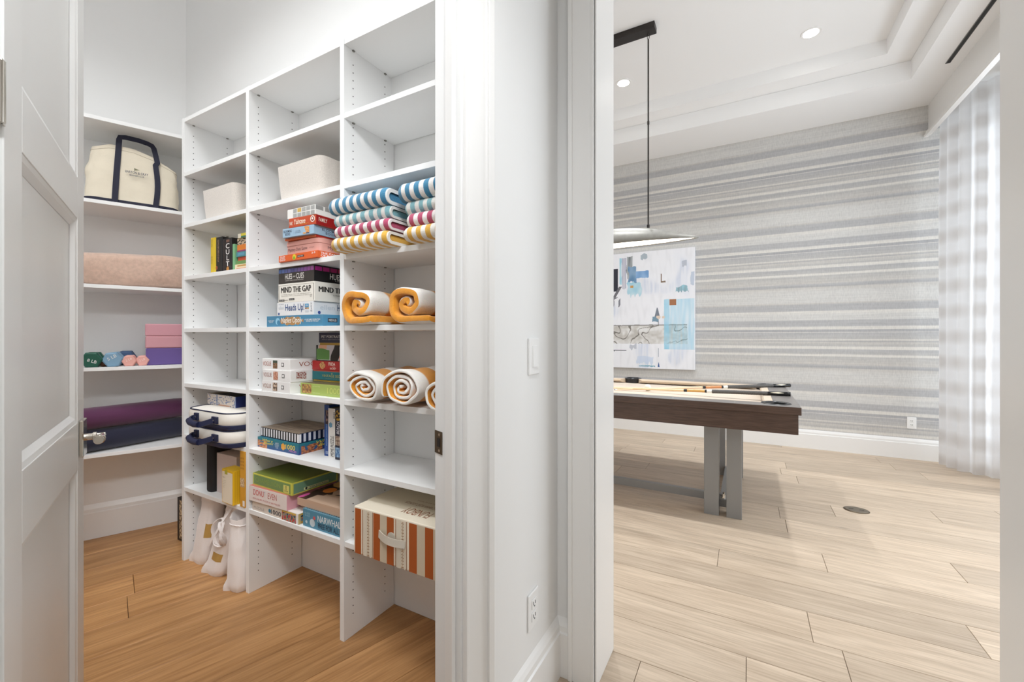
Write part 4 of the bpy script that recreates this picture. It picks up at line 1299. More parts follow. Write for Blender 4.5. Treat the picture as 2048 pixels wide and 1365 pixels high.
# ---- middle bay, lowest shelf
z = .402
o = gbox('puzzle_box', 'pale puzzle box with a colourful end picture under the pink box', 'puzzle box', (-1.705, 1.166, z), .345, .22, .046, 0, (224, 212, 200), right=(214, 184, 120))
text_on(o, 'front', 'PUZZLE', .04, .2, .28, .46, (170, 160, 154)); text_on(o, 'front', '1000', .43, .22, .645, .66, (50, 52, 62), bold=.02); disc(o, 'front', .40, .45, .008, (40, 120, 150), star=.3, n=12); patch(o, 'front', .36, .88, .44, .93, (206, 130, 60))
def folk(u, v):
    if v > .82: return (214, 178, 84)
    n = nz3(u * 9, v * 2.2, 3); q = nz3(u * 22, v * 9, 8)
    if n > .22: return (196, 60, 56)
    if n > .08: return (206, 120, 110) if q > 0 else (150, 60, 70)
    if n < -.3: return (38, 50, 78)
    return (112, 134, 146) if q < .1 else (196, 150, 70)
picture(o, 'front', .665, .03, .955, .97, 44, 22, folk); patch(o, 'front', .955, 0, 1, 1, (240, 238, 236)); patch(o, 'top', .0, .0, 1, .25, (238, 232, 226), lift=.0004)
picture(o, 'right', .05, .05, .9, .95, 30, 14, lambda u, v: folk(u * .7 + .1, v))
z += .046
o = gbox('puzzle_box', 'white and pink puzzle box under the green box', 'puzzle box', (-1.780, 1.162, z), .282, .262, .070, 1.0, (232, 220, 214), right=(226, 166, 176), top=(196, 120, 108))  # reddish-brown top has the shadow lying on it painted into its colour
text_on(o, 'front', 'DONU', .13, .46, .41, .84, (214, 110, 106), bold=.06); text_on(o, 'front', 'T', .42, .46, .45, .84, (190, 190, 196)); text_on(o, 'front', 'EVEN', .52, .46, .75, .84, (206, 132, 126), bold=.005); text_on(o, 'front', 'ROUNDED PUZZLE 500 PIECES', .12, .18, .84, .28, (206, 130, 126))
z += .070
o = gbox('puzzle_box', 'lime green puzzle box with yellow edges on top of the pink box', 'puzzle box', (-1.752, 1.168, z), .306, .235, .056, -1.0, (204, 202, 84), top=(122, 128, 50))
patch(o, 'front', .025, .10, .965, .88, (124, 152, 92)); patch(o, 'right', .03, .10, .97, .88, (108, 148, 118)); patch(o, 'top', .02, .03, .98, .97, (118, 130, 56))
for k in range(24): patch(o, 'front', .05 + k * .03, .14, .054 + k * .03, .84, (102, 138, 96), 'grass_line', lift=.0009)
text_on(o, 'front', 'CHAMELEON', .08, .34, .72, .7, (150, 168, 84), bold=-.01, lift=.0012)
patch(o, 'front', .80, .12, .935, .72, (224, 216, 120), lift=.0012); text_on(o, 'front', 'ART\nEYE\nZOOM', .82, .2, .91, .66, (70, 70, 40), lift=.0016)
patch(o, 'right', .24, .16, .78, .36, (206, 214, 160), lift=.0009); text_on(o, 'right', 'A SEEK & FIND PUZZLE', .36, .2, .76, .32, (50, 54, 40), lift=.0013); disc(o, 'right', .29, .27, .0055, (40, 44, 36), lift=.0013)
NB = (78, 138, 164)
o = gbox('game_box', 'blue game box with white and navy lettering and a cartoon sea animal', 'game box', (-1.439, 1.174, .402), .246, .22, .075, 0, NB, top=(96, 140, 158))
text_on(o, 'front', 'NARWHAL', .40, .48, 1.02 - .04, .84, (236, 240, 240), bold=.03); text_on(o, 'front', 'FREE FOR ALL!', .41, .12, .96, .42, (26, 48, 74), bold=.02)
disc(o, 'front', .26, .32, .017, (196, 208, 214)); disc(o, 'front', .31, .62, .008, (206, 92, 96), lift=.0011); disc(o, 'front', .10, .28, .006, (196, 214, 222), star=.4, n=10); text_on(o, 'front', 'AN UNDER\nSEA RACE', .05, .60, .2, .84, (160, 200, 214))
for k in range(16): patch(o, 'top', .06 + k * .058, .03, .085 + k * .058, .35, (40, 52, 60), 'dark_dash')
o = gbox('puzzle_box', 'puzzle box with a dark tropical bird picture over a sandy half', 'puzzle box', (-1.440, 1.186, .477), .302, .235, .034, 0, (196, 164, 140), right=(190, 160, 138), top=(196, 164, 140))
def tropic(u, v):
    n = nz3(u * 5, v * 5, 2); q = nz3(u * 13, v * 13, 6)
    if ((u - .2) / .1) ** 2 + ((v - .52) / .13) ** 2 < 1: return (222, 130, 50)
    if ((u - .46) / .07) ** 2 + ((v - .66) / .12) ** 2 < 1: return (96, 140, 170)
    if ((u - .03) / .05) ** 2 + ((v - .12) / .12) ** 2 < 1: return (214, 90, 160)
    if u < .22 and v > .80 - u: return (206, 164, 96) if v > .7 else (46, 30, 24)
    if v < .30 + .25 * u - .1 and u > .2: return (198, 168, 144)
    if v < .62 and n < .02 and u > .3: return (186, 156, 132)
    if v > .85 and u > .4: return (150, 128, 108) if q < .2 else (60, 48, 40)
    return (52, 32, 26) if q > -.2 else (96, 60, 44)
picture(o, 'top', 0, 0, 1, 1, 70, 50, tropic)

# ---- books on the left bay
GBK = 'books standing on the left bay'
def book(label, x1, w, h, y, col, pages=False):
    o = gbox('book', label, 'book', (x1, y, 1.55), w, .19, h, 0, col, group=GBK, bevel=.0015)
    return o
o = book('yellow book standing at the left end of the row', -2.407, .046, .186, 1.182, (222, 190, 42)); text_on(o, 'spine', 'FIELD GUIDE', .74, .62, .95, .8, (60, 50, 20)); text_on(o, 'spine', 'TO ODDITIES', .26, .62, .48, .8, (60, 50, 20))
o = book('black book with tan lettering beside the yellow book', -2.345, .060, .184, 1.184, (26, 22, 22)); text_on(o, 'spine', 'ATLAS OF OBSCURE PLACES', .30, .52, .92, .72, (196, 160, 130)); disc(o, 'front', .1, .14, .010, (170, 90, 50))
patch(o, 'front', .86, .02, .89, .98, (44, 48, 58))
o = book('black book with large white upright letters', -2.263, .080, .170, 1.186, (28, 24, 24)); text_on(o, 'front', 'C\nU\nL\nT', .34, .16, .76, .84, (238, 232, 228), bold=.03); patch(o, 'front', .38, .88, .74, .95, (120, 84, 70)); patch(o, 'front', .1, .02, .13, .98, (110, 92, 90)); disc(o, 'front', .56, .08, .012, (190, 130, 60))
o = book('thin pale green book standing beside the lying stack', -2.243, .017, .135, 1.188, (128, 180, 132))
lay = [('cream book at the bottom of the lying stack', .030, (232, 214, 178), .145), ('green and yellow book lying above the cream one', .018, (110, 146, 84), .140), ('thin red orange book lying in the stack', .019, (206, 82, 48), .128),
       ('teal book lying in the middle of the stack', .024, (70, 132, 136), .134), ('orange and purple book lying in the stack', .036, (214, 124, 42), .130), ('patterned beige and black book lying in the stack', .032, (176, 160, 134), .134), ('yellow and green book lying on top of the stack', .022, (206, 190, 60), .118)]
z = 1.55
for k, (lb, h, c, w) in enumerate(lay):
    t = thing('book', lb, 'book', (-2.097, 1.19 + .003 * (k % 3), z), 0, 'books lying in a stack')
    b = MB().box(-w, 0, 0, .002, 0, h); b.box(-w, 0, .002, .17, 0, .0025); b.box(-w, 0, .002, .17, h - .0025, h)
    cv_ = b.build('cover', mat('card_' + '_'.join(map(str, c)), c, .5), t)
    MB().box(-w + .002, -.003, .002, .165, .0025, h - .0025).build('pages', mat('paper', (232, 226, 212), .8), t)
    DIM[cv_.name] = (w, .17, h)
    if k == 1: patch(cv_, 'front', .72, 0, 1, 1, (214, 180, 70))
    if k == 0: patch(cv_, 'front', .15, .62, 1, .86, (196, 150, 84)); patch(cv_, 'front', .1, .2, 1, .35, (206, 120, 84))
    if k == 4: patch(cv_, 'front', 0, .0, 1, .24, (140, 60, 110))
    if k == 5: picture(cv_, 'front', 0, 0, 1, 1, 24, 8, lambda u, v: (60, 54, 46) if nz3(u * 9, v * 4, 3) > .08 else (190, 170, 142))
    if k == 3: patch(cv_, 'front', .12, .2, .55, .8, (90, 146, 170))
    if k == 6: patch(cv_, 'front', 0, 0, .22, 1, (214, 206, 186)); patch(cv_, 'front', .22, 0, 1, .4, (60, 110, 90))
    z += h

# ---- felt bins
FELT = mat('felt', (214, 206, 197), .95, var=.10, scale=260, bump=.25, bscale=420, sheen=.4)
def felt_bin(label, x0, x1, z):
    b = MB(); rg = []
    cx, cy = (x0 + x1) / 2, 1.295; hw, hd_ = (x1 - x0) / 2, .115
    for t_, k in ((0, .90), (.01, .915), (.5, .965), (1, 1.0)):
        rg.append([(p[0], p[1], p[2]) for p in rrect(-hw * k, hw * k, -hd_ * k, hd_ * k, .034, .160 * t_)])
    for t_, k in ((1.0, .965), (.5, .93), (.05, .88)):
        rg.append([(p[0], p[1], p[2]) for p in rrect(-hw * k, hw * k, -hd_ * k, hd_ * k, .03, .160 * t_)])
    b.rings(rg)
    return tag(b.build('felt_bin', FELT, loc=(cx, cy, z), smooth=True), label, 'bin', 'pale felt bins')
felt_bin('pale felt bin on the left bay above the books', -2.552, -2.230, 1.833)
felt_bin('pale felt bin on the middle bay above the game boxes', -1.897, -1.572, 1.833)

# ---- padded cases with navy handles and the patterned tray
CANV = mat('white_canvas', (236, 231, 222), .7, bump=.15, bscale=300)
NAVY = mat('navy_leather', (24, 30, 62), .45, bump=.05, bscale=200)
def case(label, z):
    t = thing('padded_case', label, 'case', (-2.325, 1.245, z), 0, 'white padded cases with navy handles')
    def sec(k, zz, sag=0): return [(p[0], p[1], zz + sag * (1 - (p[0] / .23) ** 2)) for p in rrect(-.218 * k, .218 * k, -.148 * k, .165 * k, .075, 0, 8)]
    b = MB(); b.rings([sec(.985, .0), sec(1.0, .004), sec(1.0, .020), sec(.985, .0225)]); b.build('navy_base', NAVY, t, smooth=True)
    b = MB(); b.rings([sec(.975, .0225), sec(1.0, .032), sec(1.0, .064), sec(.975, .078), sec(.9, .0815), sec(.5, .0845)]); b.build('body', CANV, t, smooth=True)
    pts = [(p[0], p[1], p[2]) for p in sec(.972, .0795)]; b = MB(); b.tube(pts + [pts[0]], .0032, 6); b.build('piping', NAVY, t, smooth=True)
    for q in ((-.094, -.060, -.157, -.146, .028, .066), (.070, .118, -.157, -.146, .028, .062)): MB().box(*q).build('handle_mount', NAVY, t, bevel=.002)
    pts = [(-.118, -.155, .045), (-.128, -.168, .042), (-.118, -.182, .036), (-.088, -.191, .028), (-.040, -.193, .023), (-.004, -.188, .025), (.020, -.174, .033), (.040, -.161, .041), (.055, -.156, .045)]
    pts = [(p[0] + .040, p[1], p[2]) for p in pts]
    h = MB(); h.ribbon(pts, (0, 0.15, 1), .026, .008); hn = h.build('handle', NAVY, t, smooth=True)
    h = MB(); h.tube([(-.076, -.184, .035), (-.048, -.192, .028), (0.0, -.194, .023), (.028, -.190, .024)], .0145, 12); h.build('handle_grip', NAVY, hn, smooth=True)
    for x in (-.077, .094): h = MB(); h.lathe([(.003, 0), (.003, -.003), (.001, -.004)], 10, 0, (x, -.157, .045), 'y'); h.build('rivet', CHROME, t)
case('white padded case with navy handle, lower of the two', .690)
case('white padded case with navy handle, upper one carrying the patterned tray', .690 + .0845)
z = .690 + .169
t = thing('patterned_tray', 'blue and white leaf patterned open box on the upper white case', 'box', (-2.262, 1.205, z), math.radians(-1.5))
b = MB(); b.box(-.286, 0, 0, .004, 0, .056); b.box(-.286, 0, .186, .19, 0, .056); b.box(-.286, -.282, .004, .186, 0, .056); b.box(-.286, 0, .004, .186, 0, .004)
bo = b.build('body', mat('card_tan', (196, 182, 160), .6), t); DIM[bo.name] = (.286, .19, .056)
b = MB(); b.box(-.004, .0005, 0, .19, 0, .056); b.build('navy_side', mat('royal_navy', (28, 46, 110), .5), t)
MB().box(-.280, -.006, .006, .184, .004, .048).build('black_infill', BLACK, t)  # solid black block filling the inside of the open box
def leaf(u, v):
    n = math.sin(u * 40 + 3 * math.sin(v * 6 + u * 9)) * math.cos(v * 7 + 4 * nz3(u * 6, v * 2, 1)); q = nz3(u * 20, v * 5, 3)
    if .33 < u < .37: return (126, 140, 172)
    if u > .97: return (150, 170, 206)
    if v < .12 and .4 < u < .8: return (206, 156, 128)
    if n > .55: return (136, 146, 176)
    if n < -.68 and q > 0: return (72, 92, 150)
    return (224, 214, 204)
picture(bo, 'front', 0, 0, 1, 1, 90, 20, leaf)

# ---- boxes below the cases
z = .402
b = MB(); b.rings([[(x, y, zz) for x, y, zz in rrect(-.032 * k, .032 * k, -.02 * k, .17, .02, hh, 5)] for hh, k in ((0, .9), (.01, 1), (.262, 1), (.272, .85))])
tag(b.build('black_case', mat('black_fabric', (24, 23, 26), .7), loc=(-2.484, 1.206, z), smooth=True), 'slim black case standing upright at the left of the pale box', 'case')
o = gbox('carton', 'tall pale pink carton behind the yellow one', 'carton', (-2.262, 1.208, z), .186, .2, .207, 0, (222, 208, 204), top=(226, 216, 212), bevel=.002)
o = gbox('carton', 'small yellow carton with a white front label', 'carton', (-2.172, 1.144, z), .106, .06, .166, -2, (236, 190, 38), bevel=.0015)
patch(o, 'front', .04, .02, .96, .93, (238, 226, 204)); patch(o, 'front', .28, .86, .52, .99, (190, 180, 60), lift=.0009); text_on(o, 'front', 'No 4', .1, .74, .3, .79, (150, 140, 110), lift=.0009)
for k in range(5): patch(o, 'front', .1, .66 - k * .05, .1 + .3 - .03 * k, .668 - k * .05, (190, 180, 150), 'text_line', lift=.0009)
for k in range(5): patch(o, 'right', .15 + k * .16, .03, .17 + k * .16, .97, (214, 164, 26), 'fluting')
o = gbox('carton', 'tall amber carton with patterned label against the divider', 'carton', (-2.096, 1.158, z), .043, .2, .268, 0, (216, 156, 50), bevel=.0015)
for k in range(4): text_on(o, 'front', 'HONEY BAR', .15, .86 - k * .06, .85, .89 - k * .06, (150, 96, 30))
picture(o, 'front', .1, .36, .9, .52, 8, 8, lambda u, v: (190, 150, 110) if nz3(u * 6, v * 6, 2) > 0 else (222, 200, 160)); patch(o, 'front', .55, .02, .95, .12, (236, 232, 228))

# ---- canvas bags on the floor
BAGM = mat('white_cotton', (238, 230, 226), .9, bump=.2, bscale=260, sheen=.3)
GOLD = mat('gold_label', (196, 160, 92), .45, .15)
def bag(label, cx, cy, h, rx, ry, lean, seed, rings_=26, n=40, strap=True, lab=None, spike=None):
    t = thing('cotton_bag', label, 'bag', (cx, cy, 0), 0, 'white cotton bags on the closet floor')
    def pt(tt, a, k=1.0):
        sw = .96 - .04 * tt + .07 * math.sin(PI * min(1, tt * 1.15))
        if tt > .86: sw *= 1 + (tt - .86) * .9
        if tt < .06: sw *= .86 + tt * 2.3
        X = math.cos(a); Y = math.sin(a)
        e = .72
        X = math.copysign(abs(X) ** e, X); Y = math.copysign(abs(Y) ** e, Y)
        wr = 1 + .075 * nz3(math.cos(a) * 1.5 + seed, math.sin(a) * 1.5, tt * 3.6 + seed) + .05 * nz3(math.cos(a) * 3 + seed, math.sin(a) * 3 - tt * 2, tt * 5)
        wr += .03 * math.sin(6 * a + 5 * tt + seed) * (tt ** 2 + .15)
        sp_ = 0
        if spike is not None and tt < .16:
            da = abs((a - spike + PI) % (2 * PI) - PI)
            sp_ = max(0, 1 - da / .34) * (1 - tt / .16) * .50
        return (lean[0] * tt + X * rx * sw * (wr + sp_) * k, lean[1] * tt + Y * ry * sw * (wr + sp_) * k, h * tt * (1 + .03 * math.sin(2 * a + seed) * (tt > .95)))
    b = MB(); rg = [[pt(i / rings_, 2 * PI * j / n) for j in range(n)] for i in range(rings_ + 1)]
    rg += [[pt(q, 2 * PI * j / n, k) for j in range(n)] for q, k in ((.985, .92), (.93, .84), (.84, .70))]
    b.rings(rg); b.build('body', BAGM, t, smooth=True)
    b = MB(); b.tube([pt(.90 if k % 2 else .905, 2 * PI * k / 36, 1.015) for k in range(37)], .0024, 6); b.build('hem', BAGM, t, smooth=True)
    if lab:
        a0, a1, t0, t1 = lab
        vs_ = [[pt(t0 + (t1 - t0) * j / 4, a0 + (a1 - a0) * i / 8, 1.012) for j in range(5)] for i in range(9)]
        b = MB(); b.rings(vs_, 0, False, False, closed=False); b.build('gold_label', GOLD, t, smooth=True, fix=False)
    return t, pt
bag('white cotton bag stuffed with pink cloth beside the left side panel', -2.592, 1.220, .362, .070, .050, (.030, .04), 3.0, lab=(-1.15, -.35, .40, .60), spike=PI + .75)
tA = bpy.data.objects['cotton_bag']
b = MB()
for k in range(7):
    a = k * .9; c = (.030 + .036 * math.cos(a), .04 + .022 * math.sin(a), .350 + .010 * (k % 3))
    b.tube([(c[0] - .022, c[1] - .012, c[2] - .012), (c[0], c[1], c[2] + .014), (c[0] + .022, c[1] + .01, c[2] - .010)], [.011, .015, .010], 8)
b.build('pink_cloth', mat('pink_cloth', (206, 172, 178), .9, var=.2, scale=30), tA, smooth=True)
tB, pB = bag('white cotton bag with a looped drawstring, middle of the three', -2.405, 1.200, .362, .082, .054, (.105, .06), 8.0, lab=(-1.75, -.95, .22, .33), spike=PI + .9)
b = MB()
for k, (r_, dz, dx) in enumerate(((.045, 0, 0), (.036, -.012, .006), (.050, .008, -.008))):
    pts = [(.085 + dx + r_ * math.cos(a) * .75, -.040 - .014 * math.sin(a * 2 + k), .225 + dz + r_ * 1.35 * math.sin(a)) for a in [2 * PI * q / 26 for q in range(27)]]
    b.ribbon(pts, (0.25, 1, .1), .012, .003)
b.ribbon([(.11, -.0, .345), (.10, -.03, .30), (.075, -.05, .24), (.04, -.058, .19), (.02, -.060, .16)], (1, .2, 0), .014, .003)
b.build('drawstring', BAGM, tB, smooth=True)
bag('white cotton bag with an open folded mouth against the divider', -2.158, 1.178, .345, .058, .058, (-.012, .025), 14.0, spike=-PI / 2 - .5)

# ---- framed box on the floor behind the side panel
o = gbox('decorative_box', 'black edged box with a gold floral side on the floor by the left side panel', 'box', (-2.725, 1.262, 0), .272, .10, .256, 0, (26, 24, 24), bevel=.003)
picture(o, 'front', .10, .06, .96, .95, 40, 40, lambda u, v: (112, 88, 66) if nz3(u * 16, v * 16, 2) + .4 * nz3(u * 34, v * 34, 5) > .0 else (204, 184, 148))

# ---- striped folded towels
TW = {'yellow': ((226, 176, 72), (240, 236, 228)), 'raspberry': ((186, 74, 108), (242, 234, 232)), 'aqua': ((132, 182, 190), (234, 232, 226)), 'blue': ((62, 132, 168), (242, 240, 236))}
TM = {k: stripe_mat('terry_' + k, v[0], v[1], .052 / 1.32, .5, 0, off=.6 * .052 / 1.32, rough=.95) for k, v in TW.items()}
def fold_profile(d, h, th):
    """nested U of cloth, fold towards -y: returns closed outlines in (y, z)"""
    outs = []
    lev = [(0.0, h)]
    gap = .0008
    z0, z1, y0 = 0.0, h, 0.0
    for k in range(3):
        r_ = (z1 - z0) / 2; zc_ = (z0 + z1) / 2
        outer = [(d, z0)] + [(y0 + r_ - r_ * math.cos(a) * 1.0, zc_ - r_ * math.sin(a)) for a in [PI / 2 - PI * q / 14 for q in range(15)]][0:] + [(d, z1)]
        outer = [(d, z0), (y0 + r_, z0)] + [(y0 + r_ - r_ * math.sin(PI * q / 14), zc_ - r_ * math.cos(PI * q / 14)) for q in range(1, 14)] + [(y0 + r_, z1), (d, z1)]
        if r_ - th <= .002:
            outs.append(outer); break
        ri = r_ - th
        inner = [(d, z1 - th), (y0 + r_, z1 - th)] + [(y0 + r_ - ri * math.sin(PI * q / 14), zc_ + ri * math.cos(PI * q / 14)) for q in range(1, 14)] + [(y0 + r_, z0 + th), (d, z0 + th)]
        outs.append(outer + inner)
        z0, z1, y0 = z0 + th + gap, z1 - th - gap, y0 + th + .004 + .012 * k
    return outs
def towel(label, kind, x0, x1, y, d, z, h, group, seed, slump=0.0):
    b = MB(); nx = 34
    for li, o_ in enumerate(fold_profile(d, h, h * .235)):
        rg = []
        for i in range(nx + 1):
            u = i / nx; x = (x0 - x1 + .007 * li) * (1 - u) - .007 * li
            e = min(1, min(u, 1 - u) * nx / 1.6)
            ring = []
            for yy_, zz in o_:
                wob = .0035 * nz3(x * 9 + seed, yy_ * 9, zz * 9 + seed) * (0 if zz < .002 else 1)
                frontness = max(0, 1 - yy_ / .06)
                sag = -slump * frontness * (1 - u) * 0
                zq = zz * (.90 + .10 * e) + wob * 1.3
                ring.append((x, yy_ + wob * 2 + (1 - e) * .006 * frontness, max(0, zq) + sag))
            rg.append(ring)
        b.rings(rg)
    o = b.build('folded_towel', TM[kind], loc=(x1, y, z), smooth=True)
    return tag(o, label, 'towel', group)
GT = 'folded striped towels'
hs = [('yellow', .049), ('raspberry', .044), ('aqua', .047), ('blue', .062)]
for side, (x0, x1, yb) in {'left': (-1.402, -1.102, 1.086), 'right': (-1.032, -.790, 1.092)}.items():
    z = 1.55
    for k, (c, h) in enumerate(hs):
        ox_ = (0, .010, .004, -.002)[k] if side == 'left' else (0, .004, -.004, -.012)[k]
        pos = ('lowest', 'second from below', 'third from below', 'topmost')[k]
        towel(f'{c} and white striped folded towel, {pos} in the {side} stack', c, x0 + ox_ * 2, x1 + ox_ * .5, yb + (0, .004, .012, -.004)[k], .30, z, h, GT, k * 3.1 + len(side), 0)
        z += h

# ---- rolled towels: a spiral of thick cloth
OR, WH = (222, 148, 40), (242, 239, 233)
CW = stripe_mat('terry_wide', WH, OR, .20, .55, 1, off=0.0)
CW2 = stripe_mat('terry_wide_low', WH, OR, .155, .52, 1, off=.02)
ORM = mat('terry_orange', OR, .95, var=.08, scale=60, bump=.4, bscale=240, sheen=.3)
WHM = mat('terry_white', WH, .95, bump=.4, bscale=240, sheen=.3)
def roll(label, cx, z, rx, rz, y, d, turns, th, outer, inner, edge, seed, group, tail=0.0, a0=0.0):
    n = int(turns * 26)
    nu = 12
    path = []
    for k in range(n + 1):
        f_ = k / n; a = a0 + turns * 2 * PI * f_
        r_ = .16 + .84 * (f_ * turns) / turns
        w = 1 + .16 * nz3(math.cos(a) * 1.2 + seed, math.sin(a) * 1.2, f_ * 3)
        r_ = (r_ - th / 2 / ((rx + rz) / 2)) * w
        path.append(Vector((cx + rx * r_ * math.cos(a), 0, rz + rz * r_ * math.sin(a))))
    if tail:
        e = path[-1]
        path += [Vector((e.x + tail * q / 6, 0, max(th * .5, e.z - (e.z - th * .5) * q / 3))) for q in range(1, 7)]
    m_ = len(path)
    vs_, fs_, ms_ = [], [], []
    for j in range(nu + 1):
        yy_ = d * j / nu
        for k, p in enumerate(path):
            t_ = (path[min(k + 1, m_ - 1)] - path[max(k - 1, 0)]).normalized()
            nn = Vector((t_.z, 0, -t_.x))
            f_ = k / m_
            tk = th * (1 + .12 * nz3(k * .35, j * .5, seed))
            wv = .006 * nz3(k * .12 + seed, j * .45, 3.3) + (.006 * nz3(k * .3, seed, 1) if j == 0 else 0)
            bz = .004 * nz3(f_ * 12, j * .6, seed + 5)
            ye = yy_ + (.010 * nz3(k * .16, seed, 2.0) + .012 * (1 - f_) if j == 0 else 0)
            A = p + nn * (tk / 2 + wv); Bv = p - nn * (tk / 2 - wv)
            vs_.append((A.x, ye, max(.0004, A.z + bz))); vs_.append((Bv.x, ye, max(.0004, Bv.z + bz)))
    W2 = 2 * m_
    for j in range(nu):
        for k in range(m_ - 1):
            a, b_ = j * W2 + 2 * k, j * W2 + 2 * k + 2; c, d_ = b_ + W2, a + W2
            fs_.append((a, b_, c, d_)); ms_.append(0)
            fs_.append((a + 1, d_ + 1, c + 1, b_ + 1)); ms_.append(1)
    for j in (0, nu):
        for k in range(m_ - 1):
            a = j * W2 + 2 * k
            fs_.append((a, a + 1, a + 3, a + 2) if j == 0 else (a, a + 2, a + 3, a + 1)); ms_.append(2)
    for k in (0, m_ - 1):
        for j in range(nu):
            a = j * W2 + 2 * k; c = a + W2
            fs_.append((a, c, c + 1, a + 1)); ms_.append(2)
    b = MB(); b.v = vs_; b.f = fs_; b.m = ms_
    o = b.build('rolled_towel', [outer, inner, edge], loc=(0, y, z), smooth=True)
    md = o.modifiers.new('soften', 'SUBSURF'); md.levels = 1; md.render_levels = 1
    return tag(o, label, 'towel', group)
G1 = 'rolled orange and white towels'
roll('loosely rolled orange and white towel, left of the upper row', -1.277, 1.265, .106, .075, 1.104, .29, 1.75, .031, CW, ORM, ORM, 1.0, G1, tail=.09, a0=6.1)
roll('rolled towel white outside and orange inside, middle of the upper row', -1.045, 1.265, .102, .074, 1.112, .29, 1.7, .029, CW, ORM, ORM, 5.5, G1, tail=.14, a0=6.3)
roll('rolled towel with orange core at the right end of the upper row', -.862, 1.265, .080, .072, 1.125, .27, 3.2, .015, CW, ORM, WHM, 9.0, G1, a0=1.0)
roll('white rolled towel with orange bands, left of the lower row', -1.262, .968, .102, .062, 1.118, .29, 3.1, .0145, CW2, ORM, WHM, 12.0, G1, a0=2.2)
roll('white rolled towel with orange bands, middle of the lower row', -1.060, .968, .100, .070, 1.106, .29, 3.4, .0145, CW2, ORM, WHM, 17.0, G1, a0=1.2)
roll('white rolled towel at the right end of the lower row', -.868, .968, .088, .060, 1.09, .29, 3.0, .015, CW2, ORM, WHM, 23.0, G1, a0=.4)

# ---- big striped storage box
RU = (172, 86, 34); CM = (238, 228, 208)
o = gbox('striped_box', 'large cream box with rust stripes and a carry strap jutting out of the right bay', 'box', (-.779, 1.122, .402), .528, .30, .176, 0, CM, bevel=.004)
def st_(u0, u1, c, lift=.0006, nm='stripe'): patch(o, 'front', u0, .0, u1, .965, c, nm, lift)
kx = .377 / .528      # measured on the part in view
TANC = (206, 192, 168)
for u0, u1 in ((.02, .105), (.275, .365), (.455, .545), (.735, .83), (.925, 1.02)): st_(u0 * kx, u1 * kx, RU, nm='rust_stripe')
for u0, u1 in ((.365, .455), (.83, .925), (1.02, 1.11)): st_(u0 * kx, u1 * kx, TANC, nm='tan_stripe')
for u0 in (.125, .26, .565, .70): st_(u0 * kx, (u0 + .008) * kx, (150, 96, 56), nm='thin_stripe')
for u0, u1 in ((.14, .185), (.222, .245), (.58, .635), (.675, .69)): st_(u0 * kx, u1 * kx, (224, 214, 196), nm='pale_stripe')
for u0 in (.189, .640):
    for k in range(15):
        patch(o, 'front', u0 * kx, .03 + k * .062, (u0 + .030) * kx, .045 + k * .062, (150, 110, 76), 'braid'); patch(o, 'front', (u0 + .005) * kx, .062 + k * .062, (u0 + .026) * kx, .072 + k * .062, (176, 140, 104), 'braid')
for u0, u1 in ((1.13, 1.2), (1.25, 1.34)): st_(u0 * kx, u1 * kx, RU, nm='rust_stripe')
b = MB(); zh = .085
xs_ = [-.528 + .377 * (.355 + .335 * q / 12) for q in range(13)]
b.ribbon([(x, -.002 - .017 * math.sin(PI * q / 12), zh + .016 - .012 * q / 12) for q, x in enumerate(xs_)], (0, 0.1, 1), .026, .003)
b.lathe([(.020, -.0015), (.020, -.0035), (.001, -.0035)], 18, 0, (-.528 + .377 * .52, 0, zh + .014), 'y')
b.build('carry_strap', mat('clear_strap', (206, 198, 184), .35), o, smooth=True)
text_on(o, 'flip', 'FUNBOY', .40, .70, .63, .86, (150, 92, 58), bold=-.004); text_on(o, 'flip', 'RETRO CABANA FLOAT LOUNGER', .38, .56, .72, .62, (160, 120, 90)); text_on(o, 'flip', 'with canopy and cup holders', .42, .46, .66, .50, (176, 144, 112))
patch(o, 'top', 0, .22, 1, 1, (224, 212, 188), lift=.0003)
for k in range(3):
    O, U, V, Nn = frame_of(o, 'top'); b = MB()
    pts = [O + U * (.40 + .012 * k + .30 * q / 20) + V * (.62 + .05 * k - .12 * math.sin(PI * min(1, q / 14)) if False else .80 - .02 * k - .30 * (q / 20) ** 3) + Nn * .0008 for q in range(21)]
    b.ribbon(pts, (0, 1, 0.001), .007, .0006); b.build('line_art', mat('ink_rust_line', (164, 84, 56), .5), o, fix=True)

# ================================================================== THINGS ON THE LEFT WALL SHELVES
def lthing(name, label, cat, s, off, z, group=None, drot=0.0):
    return thing(name, label, cat, LS(s, off, z), RZL + drot, group)
# canvas tote
tt_ = lthing('canvas_tote', 'cream canvas tote bag with navy handles on the second shelf', 'bag', .238, .19, 1.972)
def tote(u, a, k=1.0):
    """u 0..1 height, a angle"""
    X, Y = math.cos(a), math.sin(a); e = .30
    X = math.copysign(abs(X) ** e, X); Y = math.copysign(abs(Y) ** e, Y)
    w = .205 * (1 - .03 * u)
    if X < 0: w *= 1 - .10 * max(0, u - .55) / .45
    else: w *= 1 - .05 * max(0, u - .6) / .4
    d = .132 * (1 - .42 * u ** 1.6)
    n = 1 + .045 * nz3(X * 1.9 + 3, Y * 1.9, u * 2.6) + .028 * nz3(X * 4, Y * 4 + 2, u * 5) + .012 * nz3(X * 9, Y * 9, u * 11)
    top = 1 - .30 * max(0, X - .25) - .02 * X - .10 * max(0, -X - .55) / .45
    zz = .348 * u * (1 - (1 - top) * u)
    return (X * w * n * k, Y * d * n * k, zz)
b = MB(); nn_ = 84
b.rings([[tote(i / 30, 2 * PI * j / nn_) for j in range(nn_)] for i in range(31)] + [[(q[0] * .5, q[1] * .45, q[2] + .004) for q in [tote(1, 2 * PI * j / nn_) for j in range(nn_)]]])
